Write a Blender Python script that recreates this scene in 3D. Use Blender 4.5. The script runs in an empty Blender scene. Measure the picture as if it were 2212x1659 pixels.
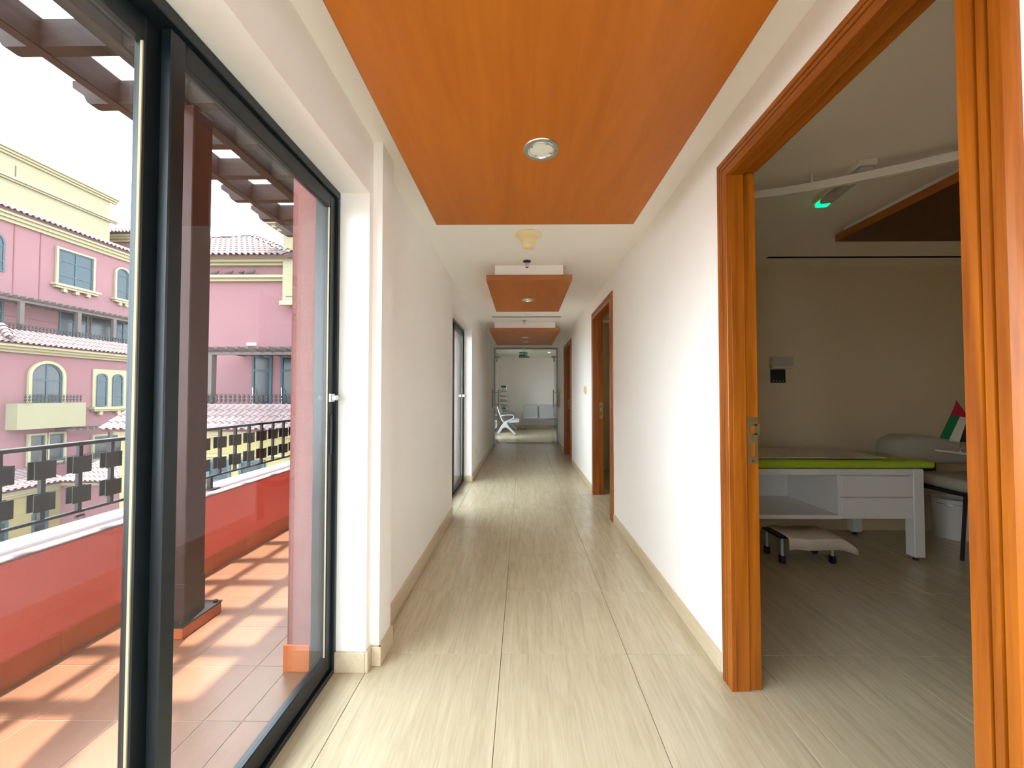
import bpy, bmesh, math, random
from mathutils import Vector, Matrix
random.seed(7)
SC = bpy.context.scene
COL = SC.collection
PI = math.pi

# ------------------------------------------------------------------ camera
FPX, CXP, CYP = 840.0, 1121.0, 833.0
cam = bpy.data.cameras.new('camera')
cam.sensor_fit = 'HORIZONTAL'
cam.sensor_width = 36.0
cam.lens = 36.0 * FPX / 2212.0
cam.shift_x = -(CXP - 1106.0) / 2212.0
cam.shift_y = (CYP - 829.5) / 2212.0
cam.clip_start = 0.02
cam.clip_end = 500
camo = bpy.data.objects.new('camera', cam)
COL.objects.link(camo)
camo.location = (0, 0, 1.25)
camo.rotation_euler = (PI / 2 + math.atan(20 / FPX), 0, math.atan(8 / FPX))
SC.camera = camo

# ------------------------------------------------------------------ world, sun, exposure
W = bpy.data.worlds.new('hazy_sky')
SC.world = W
W.use_nodes = True
bg = W.node_tree.nodes['Background']
bg.inputs[0].default_value = (0.85, 0.935, 1.0, 1)
bg.inputs[1].default_value = 3.5

sd = bpy.data.lights.new('sun', 'SUN')
sd.energy = 6.0
sd.angle = math.radians(0.9)
sd.color = (1.0, 0.93, 0.82)
so = bpy.data.objects.new('sun', sd)
COL.objects.link(so)
AZ, EL = math.radians(16), math.radians(73)
sdir = Vector((-math.sin(AZ) * math.cos(EL), math.cos(AZ) * math.cos(EL), math.sin(EL)))
so.rotation_euler = sdir.to_track_quat('Z', 'Y').to_euler()
so.location = (-4, 8, 14)

SC.view_settings.view_transform = 'Standard'
SC.view_settings.look = 'None'
SC.view_settings.exposure = 1.83
SC.view_settings.gamma = 1.0
SC.view_settings.use_curve_mapping = False
cy = SC.cycles
cy.use_denoising = True
cy.use_adaptive_sampling = True
cy.adaptive_threshold = 0.02
cy.max_bounces = 14
cy.diffuse_bounces = 9
cy.glossy_bounces = 5
cy.transmission_bounces = 8
cy.transparent_max_bounces = 24
cy.sample_clamp_indirect = 6.0
cy.caustics_reflective = False
cy.caustics_refractive = False


# ------------------------------------------------------------------ materials
def lin(r, g, b):
    def f(c):
        c /= 255.0
        return c / 12.92 if c <= 0.04045 else ((c + 0.055) / 1.055) ** 2.4
    return (f(r), f(g), f(b), 1.0)


def base(name):
    m = bpy.data.materials.new(name)
    m.use_nodes = True
    nt = m.node_tree
    return m, nt, nt.nodes['Principled BSDF']


def mat(name, col, rough=0.6, metal=0.0, spec=0.5, var=0.0, vscale=6.0, stretch=(1, 1, 1),
        bump=0.0, bscale=120.0, coat=0.0, rnd=False, dark=0.7, emit=None, estr=0.0, detail=4.0):
    m, nt, p = base(name)
    p.inputs['Base Color'].default_value = col
    p.inputs['Roughness'].default_value = rough
    p.inputs['Metallic'].default_value = metal
    p.inputs['Specular IOR Level'].default_value = spec
    p.inputs['Coat Weight'].default_value = coat
    p.inputs['Coat Roughness'].default_value = 0.12
    if emit:
        p.inputs['Emission Color'].default_value = emit
        p.inputs['Emission Strength'].default_value = estr
    if var > 0 or bump > 0:
        tc = nt.nodes.new('ShaderNodeTexCoord')
        mp = nt.nodes.new('ShaderNodeMapping')
        mp.inputs['Scale'].default_value = stretch
        nt.links.new(tc.outputs['Object'], mp.inputs['Vector'])
        if rnd:
            oi = nt.nodes.new('ShaderNodeObjectInfo')
            mul = nt.nodes.new('ShaderNodeMath')
            mul.operation = 'MULTIPLY'
            mul.inputs[1].default_value = 37.0
            nt.links.new(oi.outputs['Random'], mul.inputs[0])
            nt.links.new(mul.outputs[0], mp.inputs['Location'])
    if var > 0:
        n = nt.nodes.new('ShaderNodeTexNoise')
        n.inputs['Scale'].default_value = vscale
        n.inputs['Detail'].default_value = detail
        n.inputs['Roughness'].default_value = 0.6
        nt.links.new(mp.outputs[0], n.inputs['Vector'])
        r = nt.nodes.new('ShaderNodeValToRGB')
        r.color_ramp.elements[0].position = 0.5 - 0.28
        r.color_ramp.elements[1].position = 0.5 + 0.28
        c0 = [c * (1 - var) * (dark + (1 - dark) * (i == 0)) if False else c * (1 - var) for i, c in enumerate(col[:3])]
        c1 = [min(1, c * (1 + var * 0.8)) for c in col[:3]]
        r.color_ramp.elements[0].color = (*c0, 1)
        r.color_ramp.elements[1].color = (*c1, 1)
        nt.links.new(n.outputs['Fac'], r.inputs[0])
        nt.links.new(r.outputs[0], p.inputs['Base Color'])
    if bump > 0:
        n2 = nt.nodes.new('ShaderNodeTexNoise')
        n2.inputs['Scale'].default_value = bscale
        n2.inputs['Detail'].default_value = 3.0
        nt.links.new(tc.outputs['Object'], n2.inputs['Vector'])
        b = nt.nodes.new('ShaderNodeBump')
        b.inputs['Strength'].default_value = bump
        b.inputs['Distance'].default_value = 0.01
        nt.links.new(n2.outputs['Fac'], b.inputs['Height'])
        nt.links.new(b.outputs[0], p.inputs['Normal'])
    return m


def grain_mat(name, c_dark, c_light, stretch, vscale, rough, rnd=True, spec=0.5, coat=0.0, big=None, bump=0.0, lo=0.3, hi=0.72):
    """wood grain: fine stretched noise blended with a broad figure"""
    m, nt, p = base(name)
    tc = nt.nodes.new('ShaderNodeTexCoord')
    mp = nt.nodes.new('ShaderNodeMapping')
    mp.inputs['Scale'].default_value = stretch
    nt.links.new(tc.outputs['Object'], mp.inputs['Vector'])
    if rnd:
        oi = nt.nodes.new('ShaderNodeObjectInfo')
        mul = nt.nodes.new('ShaderNodeMath')
        mul.operation = 'MULTIPLY'
        mul.inputs[1].default_value = 53.0
        nt.links.new(oi.outputs['Random'], mul.inputs[0])
        nt.links.new(mul.outputs[0], mp.inputs['Location'])
    n = nt.nodes.new('ShaderNodeTexNoise')
    n.inputs['Scale'].default_value = vscale
    n.inputs['Detail'].default_value = 5.0
    n.inputs['Roughness'].default_value = 0.62
    n.inputs['Distortion'].default_value = 0.6
    nt.links.new(mp.outputs[0], n.inputs['Vector'])
    n2 = nt.nodes.new('ShaderNodeTexNoise')
    n2.inputs['Scale'].default_value = vscale * 0.22
    n2.inputs['Detail'].default_value = 2.0
    n2.inputs['Distortion'].default_value = 1.2
    nt.links.new(mp.outputs[0], n2.inputs['Vector'])
    mx = nt.nodes.new('ShaderNodeMath')
    mx.operation = 'ADD'
    sc = nt.nodes.new('ShaderNodeMath')
    sc.operation = 'MULTIPLY'
    sc.inputs[1].default_value = 0.5
    nt.links.new(n.outputs['Fac'], mx.inputs[0])
    nt.links.new(n2.outputs['Fac'], mx.inputs[1])
    nt.links.new(mx.outputs[0], sc.inputs[0])
    r = nt.nodes.new('ShaderNodeValToRGB')
    r.color_ramp.elements[0].position = lo
    r.color_ramp.elements[1].position = hi
    r.color_ramp.elements[0].color = c_dark
    r.color_ramp.elements[1].color = c_light
    nt.links.new(sc.outputs[0], r.inputs[0])
    nt.links.new(r.outputs[0], p.inputs['Base Color'])
    p.inputs['Roughness'].default_value = rough
    p.inputs['Specular IOR Level'].default_value = spec
    p.inputs['Coat Weight'].default_value = coat
    p.inputs['Coat Roughness'].default_value = 0.15
    if bump:
        b = nt.nodes.new('ShaderNodeBump')
        b.inputs['Strength'].default_value = bump
        b.inputs['Distance'].default_value = 0.002
        nt.links.new(n.outputs['Fac'], b.inputs['Height'])
        nt.links.new(b.outputs[0], p.inputs['Normal'])
    return m


def glass_mat(name, tint=(1, 1, 1, 1), ior=1.45):
    m = bpy.data.materials.new(name)
    m.use_nodes = True
    nt = m.node_tree
    for n in list(nt.nodes):
        nt.nodes.remove(n)
    out = nt.nodes.new('ShaderNodeOutputMaterial')
    mix = nt.nodes.new('ShaderNodeMixShader')
    fr = nt.nodes.new('ShaderNodeFresnel')
    # same reflectance on both faces of the pane
    ge = nt.nodes.new('ShaderNodeNewGeometry')
    mi = nt.nodes.new('ShaderNodeMix')
    mi.data_type = 'FLOAT'
    mi.inputs[2].default_value = ior
    mi.inputs[3].default_value = 1.0 / ior
    nt.links.new(ge.outputs['Backfacing'], mi.inputs[0])
    nt.links.new(mi.outputs[0], fr.inputs['IOR'])
    tr = nt.nodes.new('ShaderNodeBsdfTransparent')
    tr.inputs[0].default_value = tint
    gl = nt.nodes.new('ShaderNodeBsdfGlossy')
    gl.inputs['Roughness'].default_value = 0.0
    nt.links.new(fr.outputs[0], mix.inputs[0])
    nt.links.new(tr.outputs[0], mix.inputs[1])
    nt.links.new(gl.outputs[0], mix.inputs[2])
    nt.links.new(mix.outputs[0], out.inputs[0])
    return m


M = {}
M['wall'] = mat('white_wall_paint', (0.92, 0.90, 0.865, 1), 0.55, var=0.015, vscale=3, bump=0.03, bscale=160)
M['ceil'] = mat('white_ceiling_paint', (0.92, 0.90, 0.86, 1), 0.7, var=0.015, vscale=2)
M['veneer'] = grain_mat('orange_brown_veneer', (0.40, 0.112, 0.006, 1), (0.53, 0.165, 0.012, 1), (9, 0.8, 1), 2.2, 0.42, rnd=False, spec=0.25)
M['veneer_edge'] = grain_mat('veneer_edge', (0.28, 0.08, 0.012, 1), (0.42, 0.135, 0.022, 1), (1, 1, 14), 3, 0.4, rnd=False)
M['veneer_shaded'] = grain_mat('shade_darkened_veneer', (0.085, 0.028, 0.006, 1), (0.13, 0.045, 0.010, 1), (9, 0.8, 1), 2.2, 0.45, rnd=False, spec=0.2)  # darker copy of the veneer, the room's shade put into its colour
M['dsteel'] = mat('satin_dark_steel', (0.26, 0.245, 0.215, 1), 0.4, metal=0.6)
M['wood_v'] = grain_mat('door_wood_upright', (0.15, 0.030, 0.0015, 1), (0.42, 0.122, 0.005, 1), (26, 26, 1.1), 2.4, 0.35, coat=0.1, spec=0.35, bump=0.05)
M['wood_h'] = grain_mat('door_wood_across', (0.15, 0.030, 0.0015, 1), (0.42, 0.122, 0.005, 1), (26, 1.1, 26), 2.4, 0.35, coat=0.1, spec=0.35, bump=0.05)
M['floor_tile'] = grain_mat('wood_look_floor_tile', (0.41, 0.335, 0.21, 1), (0.66, 0.585, 0.42, 1), (46, 3.2, 1), 2.6, 0.22, spec=0.5, bump=0.06, lo=0.22, hi=0.80)
M['skirt_in'] = grain_mat('wood_look_skirting', (0.52, 0.42, 0.28, 1), (0.68, 0.57, 0.40, 1), (30, 2, 30), 2.4, 0.3)
M['roomwall'] = mat('olive_beige_shaded_paint', (0.70, 0.575, 0.37, 1), 0.7, var=0.02, vscale=3)  # olive tone kept darker so the room's shade is part of the paint
M['roomceil'] = mat('shade_toned_room_ceiling', (0.90, 0.855, 0.79, 1), 0.7, var=0.02, vscale=3)  # white ceiling toned down, shade of the room mixed into its colour
M['grout'] = mat('grey_brown_grout', (0.30, 0.25, 0.19, 1), 0.9)
M['alu'] = mat('dark_aluminium', (0.012, 0.019, 0.024, 1), 0.33, metal=0.35, spec=0.6)
M['gasket'] = mat('cream_brush_seal', (0.42, 0.38, 0.25, 1), 0.8)
M['glass'] = glass_mat('window_glass', (0.97, 0.985, 0.985, 1), 1.5)
M['glass_g'] = glass_mat('greenish_door_glass', (0.94, 0.985, 0.965, 1), 1.45)
M['chrome'] = mat('chrome', (0.75, 0.76, 0.78, 1), 0.15, metal=1.0)
M['steel'] = mat('brushed_steel', (0.50, 0.49, 0.46, 1), 0.32, metal=1.0)
M['brass'] = mat('aged_brass', (0.40, 0.30, 0.13, 1), 0.4, metal=0.9)
M['black'] = mat('black_plastic', (0.012, 0.012, 0.014, 1), 0.45)
M['cream'] = mat('cream_plastic', (0.86, 0.72, 0.42, 1), 0.5)
M['cream2'] = mat('yellowed_switch_plastic', (0.70, 0.52, 0.26, 1), 0.45)
M['whitep'] = mat('white_plastic', (0.80, 0.79, 0.74, 1), 0.4)
M['offwhite'] = mat('off_white_lacquer', (0.78, 0.77, 0.74, 1), 0.4)
M['slot'] = mat('dark_air_slot', (0.03, 0.027, 0.03, 1), 0.8, spec=0.1)
M['lens'] = mat('frosted_lamp_glass', (0.75, 0.76, 0.68, 1), 0.35, coat=0.5)
M['lamp'] = mat('lit_downlight', (1, 1, 1, 1), 0.4, emit=(1.0, 0.95, 0.85, 1), estr=4.0)
M['redstucco'] = mat('red_stucco', (0.72, 0.17, 0.135, 1), 0.85, spec=0.1, var=0.05, vscale=5, bump=0.25, bscale=220)
M['pinkcol'] = mat('pink_stucco_wall', (0.22, 0.088, 0.080, 1), 0.9, spec=0.1, var=0.06, vscale=25, bump=0.4, bscale=130)
M['coping'] = mat('pale_pink_coping', (0.20, 0.15, 0.148, 1), 0.85, spec=0.1, var=0.05, vscale=14, bump=0.2)
M['terra'] = mat('terracotta_tile', (0.165, 0.068, 0.036, 1), 0.36, spec=0.45, var=0.16, vscale=5, rnd=True, bump=0.05, bscale=60)
M['terra_s'] = mat('terracotta_skirting', (0.42, 0.105, 0.03, 1), 0.4, spec=0.15, var=0.16, vscale=6, rnd=True)
M['groutp'] = mat('pale_grout', (0.26, 0.21, 0.16, 1), 0.9, spec=0.1)
M['iron'] = mat('black_iron', (0.010, 0.010, 0.011, 1), 0.5, metal=0.0, spec=0.2)
M['pergola'] = grain_mat('brown_pergola_wood', (0.020, 0.014, 0.012, 1), (0.042, 0.030, 0.027, 1), (3, 1, 20), 3, 0.7, spec=0.12)
M['post'] = grain_mat('brown_post', (0.036, 0.016, 0.014, 1), (0.058, 0.026, 0.024, 1), (20, 20, 1), 2, 0.5, spec=0.15)
M['pink'] = mat('pink_facade', (0.140, 0.072, 0.078, 1), 0.92, spec=0.08, var=0.035, vscale=0.9)
M['yellow'] = mat('yellow_facade', (0.160, 0.149, 0.098, 1), 0.92, spec=0.08, var=0.03, vscale=1.0)
M['yellow2'] = mat('deep_yellow_facade', (0.185, 0.155, 0.075, 1), 0.92, spec=0.08, var=0.03, vscale=1.0)
M['trimy'] = mat('cream_cornice', (0.21, 0.19, 0.12, 1), 0.9, spec=0.08, var=0.03, vscale=2)
M['rooft'] = mat('pale_pink_roof_tile', (0.150, 0.112, 0.113, 1), 0.85, spec=0.08, var=0.22, vscale=3, rnd=True)
M['roofbase'] = mat('roof_underlay', (0.07, 0.04, 0.042, 1), 0.95, spec=0.05)
M['fpane'] = mat('far_window_pane', (0.016, 0.028, 0.036, 1), 0.2, spec=0.2, var=0.2, vscale=0.9)
M['fframe'] = mat('blue_grey_window_frame', (0.032, 0.055, 0.068, 1), 0.5, spec=0.1)
M['dpane'] = mat('dark_far_pane', (0.012, 0.016, 0.02, 1), 0.2, spec=0.3, var=0.2, vscale=0.8)
M['farwood'] = mat('weathered_pergola', (0.075, 0.06, 0.058, 1), 0.8, spec=0.08, var=0.12, vscale=2)
M['ground'] = mat('courtyard_paving', (0.25, 0.22, 0.19, 1), 0.9, spec=0.05)
M['green'] = mat('lime_green_vinyl', (0.42, 0.58, 0.03, 1), 0.45)
M['cushion'] = mat('beige_white_vinyl', (0.50, 0.45, 0.36, 1), 0.5)
M['joint'] = mat('pink_render_groove', (0.105, 0.042, 0.047, 1), 0.9, spec=0.05)
M['disp'] = mat('grey_beige_plastic', (0.50, 0.45, 0.34, 1), 0.5)
M['paper'] = mat('white_paper_sheet', (0.78, 0.75, 0.70, 1), 0.8)
M['cloth'] = mat('beige_cloth', (0.72, 0.62, 0.50, 1), 0.9)
M['grey'] = mat('silver_grey_metal', (0.52, 0.55, 0.58, 1), 0.4, metal=0.35)
M['greypad'] = mat('pale_grey_perforated_seat', (0.62, 0.66, 0.70, 1), 0.45, metal=0.2)
M['signg'] = mat('exit_sign_green', (0.01, 0.05, 0.02, 1), 0.4)
M['signl'] = mat('exit_sign_letters', (0.15, 0.6, 0.3, 1), 0.4, emit=(0.25, 0.85, 0.4, 1), estr=0.12)
M['led'] = mat('green_led', (0.0, 0.6, 0.2, 1), 0.3, emit=(0.0, 1.0, 0.3, 1), estr=0.5)
M['clearp'] = mat('clear_plastic_cover', (0.5, 0.5, 0.46, 1), 0.15, spec=0.7)
M['fred'] = mat('flag_red', (0.55, 0.01, 0.04, 1), 0.7)
M['fgreen'] = mat('flag_green', (0.0, 0.20, 0.06, 1), 0.7)
M['blue'] = mat('blue_print', (0.02, 0.10, 0.32, 1), 0.5)
M['gprint'] = mat('green_print', (0.05, 0.25, 0.08, 1), 0.5)
M['bird'] = mat('grey_pigeon_feathers', (0.05, 0.05, 0.06, 1), 0.8, spec=0.05, var=0.3, vscale=12)
M['caulk'] = mat('white_caulk', (0.82, 0.82, 0.8, 1), 0.6)


# ------------------------------------------------------------------ mesh helpers
class MB:
    def __init__(s):
        s.v, s.f = [], []

    def add(s, vs, fs):
        o = len(s.v)
        s.v += [tuple(v) for v in vs]
        s.f += [tuple(i + o for i in f) for f in fs]
        return s

    def box(s, x0, x1, y0, y1, z0, z1):
        x0, x1 = min(x0, x1), max(x0, x1)
        y0, y1 = min(y0, y1), max(y0, y1)
        z0, z1 = min(z0, z1), max(z0, z1)
        vs = [(x, y, z) for z in (z0, z1) for y in (y0, y1) for x in (x0, x1)]
        return s.add(vs, [(0, 2, 3, 1), (4, 5, 7, 6), (0, 1, 5, 4), (2, 6, 7, 3), (0, 4, 6, 2), (1, 3, 7, 5)])

    def prism(s, poly, axis, a, b):
        """extrude a 2-D outline along an axis: x -> (y,z), y -> (x,z), z -> (x,y)"""
        def P(p, t):
            if axis == 'x':
                return (t, p[0], p[1])
            if axis == 'y':
                return (p[0], t, p[1])
            return (p[0], p[1], t)
        n = len(poly)
        vs = [P(p, a) for p in poly] + [P(p, b) for p in poly]
        fs = [tuple(range(n - 1, -1, -1)), tuple(range(n, 2 * n))]
        fs += [(i, (i + 1) % n, n + (i + 1) % n, n + i) for i in range(n)]
        return s.add(vs, fs)

    def tube(s, pts, r, n=8, closed=False):
        pts = [Vector(p) for p in pts]
        m = len(pts)
        rings = []
        prev = None
        for i, p in enumerate(pts):
            a = pts[(i - 1) % m] if (closed or i > 0) else p
            b = pts[(i + 1) % m] if (closed or i < m - 1) else p
            t = (b - a).normalized()
            ref = prev if prev is not None else (Vector((0, 0, 1)) if abs(t.z) < 0.9 else Vector((1, 0, 0)))
            u = ref - t * ref.dot(t)
            if u.length < 1e-4:
                u = t.orthogonal()
            u.normalize()
            prev = u
            w = t.cross(u)
            rr = r[i] if isinstance(r, (list, tuple)) else r
            rings.append([p + (u * math.cos(2 * PI * k / n) + w * math.sin(2 * PI * k / n)) * rr for k in range(n)])
        vs = [v for ring in rings for v in ring]
        fs = []
        for i in range(m if closed else m - 1):
            j = (i + 1) % m
            for k in range(n):
                l = (k + 1) % n
                fs.append((i * n + k, i * n + l, j * n + l, j * n + k))
        if not closed:
            fs.append(tuple(range(n - 1, -1, -1)))
            fs.append(tuple((m - 1) * n + k for k in range(n)))
        return s.add(vs, fs)

    def lathe(s, prof, c=(0, 0, 0), n=32, cap=True):
        vs, fs = [], []
        for (r, z) in prof:
            for k in range(n):
                a = 2 * PI * k / n
                vs.append((c[0] + r * math.cos(a), c[1] + r * math.sin(a), c[2] + z))
        for i in range(len(prof) - 1):
            for k in range(n):
                l = (k + 1) % n
                fs.append((i * n + k, i * n + l, (i + 1) * n + l, (i + 1) * n + k))
        if cap:
            fs.append(tuple(range(n - 1, -1, -1)))
            fs.append(tuple((len(prof) - 1) * n + k for k in range(n)))
        return s.add(vs, fs)

    def mesh(s, name, m, bevel=0.0, smooth=False, seg=2):
        me = bpy.data.meshes.new(name)
        me.from_pydata(s.v, [], s.f)
        bm = bmesh.new()
        bm.from_mesh(me)
        bmesh.ops.recalc_face_normals(bm, faces=bm.faces)
        if bevel > 0:
            eds = [e for e in bm.edges if len(e.link_faces) == 2 and e.calc_face_angle(0) > 0.6]
            bmesh.ops.bevel(bm, geom=eds, offset=bevel, segments=seg, profile=0.5, affect='EDGES', clamp_overlap=True)
        if smooth:
            for f in bm.faces:
                f.smooth = True
            for e in bm.edges:
                if len(e.link_faces) == 2 and e.calc_face_angle(0) > 0.7:
                    e.smooth = False
        bm.to_mesh(me)
        bm.free()
        me.materials.append(m)
        return me

    def build(s, name, m, parent=None, bevel=0.0, smooth=False, loc=None, seg=2):
        return link(name, s.mesh(name, m, bevel, smooth, seg), parent, loc)


def link(name, me, parent=None, loc=None, rot=None):
    o = bpy.data.objects.new(name, me)
    COL.objects.link(o)
    if loc is not None:
        o.location = loc
    if rot is not None:
        o.rotation_euler = rot
    if parent is not None:
        o.parent = parent
    return o


def tag(o, label, cat, group=None, kind=None):
    o['label'] = label
    o['category'] = cat
    if group:
        o['group'] = group
    if kind:
        o['kind'] = kind
    return o


def thing(name, label, cat, loc=(0, 0, 0), rz=0.0, group=None, kind=None):
    o = bpy.data.objects.new(name, None)
    COL.objects.link(o)
    o.empty_display_size = 0.1
    o.location = loc
    o.rotation_euler = (0, 0, rz)
    return tag(o, label, cat, group, kind)


def B(x0, x1, y0, y1, z0, z1):
    return MB().box(x0, x1, y0, y1, z0, z1)


def text_mesh(txt, size, depth=0.0):
    cu = bpy.data.curves.new('t', 'FONT')
    cu.body = txt
    cu.size = size
    cu.extrude = depth
    cu.align_x = 'CENTER'
    cu.align_y = 'CENTER'
    o = bpy.data.objects.new('t', cu)
    COL.objects.link(o)
    dg = bpy.context.evaluated_depsgraph_get()
    me = bpy.data.meshes.new_from_object(o.evaluated_get(dg))
    bpy.data.objects.remove(o)
    bpy.data.curves.remove(cu)
    return me


# ------------------------------------------------------------------ sizes of the place
XL, XR = -0.735, 0.90          # corridor walls
ZC = 2.46                      # ceiling
YB = -2.6                      # end of the corridor behind the camera
YG = 9.98                      # glass partition
ZD = 2.19                      # head of the openings

# ------------------------------------------------------------------ floor
fl = tag(B(-0.957, 4.45, YB - 0.1, 14.85, -0.14, -0.006).build('floor', M['grout']),
         'beige wood-look tiled floor of the corridor and rooms', 'floor', kind='structure')
xj = [-1.315 + 0.606 * k for k in range(0, 11)]
yj = [1.908 + 0.6 * k for k in range(-8, 22)]
tile_cache = {}


def floor_tile(x0, x1, y0, y1):
    if x1 - x0 < 0.03 or y1 - y0 < 0.03:
        return
    key = (round(x1 - x0, 3), round(y1 - y0, 3))
    g = 0.0012
    if key not in tile_cache:
        tile_cache[key] = B(g, x1 - x0 - g, g, y1 - y0 - g, -0.006, 0).mesh('tile', M['floor_tile'], bevel=0.0008, seg=1)
    link('tile', tile_cache[key], fl, (x0, y0, 0))


for i in range(len(xj) - 1):
    for j in range(len(yj) - 1):
        x0, x1, y0, y1 = xj[i], xj[i + 1], yj[j], yj[j + 1]
        zones = []
        if y0 < YG:
            zones.append((-0.955, 1.005, YB, YG))          # corridor
        else:
            zones.append((-0.955, 3.4, YG, 14.75))
        if x1 > 1.005:
            zones.append((1.005, 4.4, 0.1, 3.66))       # examination room
            if x0 < 2.4:
                zones.append((1.005, 2.4, 3.78, 9.9))
        for (a, b, c, d) in zones:
            u0, u1, w0, w1 = max(x0, a), min(x1, b), max(y0, c), min(y1, d)
            if u1 > u0 and w1 > w0:
                floor_tile(u0, u1, w0, w1)

# ------------------------------------------------------------------ ceilings
m = MB()
m.box(-1.04, 4.45, YB - 0.1, YG + 0.02, ZC, ZC + 0.12)
tag(m.build('ceiling', M['ceil']), 'white flat ceiling above the corridor and side rooms', 'ceiling', kind='structure')
tag(B(1.013, 4.4, 0.1, 3.66, ZC - 0.012, ZC - 0.001).build('ceiling', M['roomceil']),
    'ceiling of the dark examination room, toned down in colour for shade', 'ceiling', kind='structure')
tag(B(-1.04, 3.5, YG + 0.02, 14.85, 2.66, 2.78).build('ceiling', M['ceil']),
    'white ceiling of the waiting room behind the glass doors', 'ceiling', kind='structure')

# ------------------------------------------------------------------ left wall (white inside, pink stucco outside)
XI0 = -0.95


def left_run(m, x0, x1, zh=ZD):
    m.box(x0, x1, 1.785, 4.06, -0.02, ZC)
    m.box(x0, x1, 5.62, YG + 0.06, -0.02, ZC)
    m.box(x0, x1, YB - 0.1, 1.785, zh, ZC)
    m.box(x0, x1, 4.06, 5.62, zh, ZC)


m = MB()
left_run(m, XI0, XL)
m.box(XL, -0.712, YB - 0.1, 1.785, ZD, ZC)          # thicker head above the balcony door
m.box(XL, -0.712, 1.785, 1.985, -0.02, ZC)
m.box(-0.712, -0.668, 1.828, 1.985, -0.02, ZC)      # slim pilaster
tag(m.build('wall_left', M['wall']), 'white plastered corridor wall with the balcony door openings', 'wall', kind='structure')
m = MB()
left_run(m, -1.07, XI0, 2.44)
m.box(-1.07, XI0, 9.9, 11.0, -0.02, 2.7)
m.box(-1.07, XI0, 12.7, 14.9, -0.02, 2.7)
m.box(-1.07, XI0, 11.0, 12.7, 2.2, 2.7)
m.box(-1.07, XI0, YB - 0.1, 14.9, ZC, 3.2)
m.box(XI0, -0.6, YB - 0.1, 14.9, 2.8, 3.2)
tag(m.build('wall_exterior', M['pinkcol']), 'rough pink stucco outer face of the corridor wall', 'wall', kind='structure')
tag(B(-1.62, -0.6, YB - 0.3, 14.9, 3.2, 3.38).build('shade_eave_slab', M['yellow']),
    'unseen eave slab sized to shade the house side of the balcony', 'eave', kind='structure')  # slab stays out of view; projection chosen for where its shade falls
# roof over everything (keeps daylight out of the rooms)
tag(B(-0.6, 4.6, YB - 0.3, 15.0, 2.8, 2.95).build('roof_slab', M['ground']),
    'flat roof slab over the clinic floor', 'roof', kind='structure')

# ------------------------------------------------------------------ right wall and rooms
DOORS = [(0.755, 1.705), (3.925, 4.93), (7.19, 8.33)]
m = MB()
ys = [YB - 0.1]
for a, b in DOORS:
    ys += [a, b]
ys.append(YG + 0.06)
for k in range(0, len(ys), 2):
    m.box(XR, 1.012, ys[k], ys[k + 1], -0.02, ZC)
for a, b in DOORS:
    m.box(XR, 1.012, a, b, 2.235, ZC)
tag(m.build('wall_right', M['wall']), 'white plastered corridor wall with three wooden door frames', 'wall', kind='structure')
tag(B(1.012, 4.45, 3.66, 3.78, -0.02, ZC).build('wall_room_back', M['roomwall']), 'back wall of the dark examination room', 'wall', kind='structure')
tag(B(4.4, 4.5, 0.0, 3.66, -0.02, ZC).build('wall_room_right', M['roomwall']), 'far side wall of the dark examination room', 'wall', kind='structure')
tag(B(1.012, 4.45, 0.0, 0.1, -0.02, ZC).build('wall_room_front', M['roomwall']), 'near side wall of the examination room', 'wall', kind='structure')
m = MB()
for a, b in ((0.1, 0.755), (1.705, 3.66)):
    m.box(1.0125, 1.02, a, b, -0.02, ZC - 0.012)
m.box(1.0125, 1.02, 0.755, 1.705, 2.235, ZC - 0.012)
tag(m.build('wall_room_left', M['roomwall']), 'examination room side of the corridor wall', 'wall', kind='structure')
m = B(2.4, 2.5, 3.78, YG, -0.02, ZC)
m.box(1.012, 2.4, 6.5, 6.6, -0.02, ZC)
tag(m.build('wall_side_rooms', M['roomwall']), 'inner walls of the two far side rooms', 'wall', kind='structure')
tag(B(1.012, 3.5, YG - 0.04, YG + 0.06, -0.02, 2.66).build('wall_partition_right', M['wall']), 'wall beside the glass doors towards the waiting room', 'wall', kind='structure')
tag(B(-1.06, 3.5, 14.75, 14.87, -0.02, 2.66).build('wall_waiting_back', M['wall']), 'plain back wall of the waiting room', 'wall', kind='structure')
tag(B(3.4, 3.5, YG, 14.8, -0.02, 2.66).build('wall_waiting_right', M['wall']), 'right wall of the waiting room', 'wall', kind='structure')
m = MB()
m.box(XI0, -0.86, YG + 0.06, 11.0, -0.02, 2.66)
m.box(XI0, -0.86, 12.7, 14.8, -0.02, 2.66)
m.box(XI0, -0.86, 11.0, 12.7, 2.2, 2.66)
tag(m.build('wall_waiting_left', M['wall']), 'window wall on the left of the waiting room', 'wall', kind='structure')
# end of the corridor behind the camera: invented, its glazed opening added for daylight
m = MB()
m.box(-1.06, -0.66, YB - 0.1, YB, -0.02, ZC)
m.box(0.84, 1.012, YB - 0.1, YB, -0.02, ZC)
m.box(-0.66, 0.84, YB - 0.1, YB, 2.19, ZC)
tag(m.build('wall_back', M['wall']), 'end wall of the corridor behind the viewer with an added glazed opening', 'wall', kind='structure')


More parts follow.
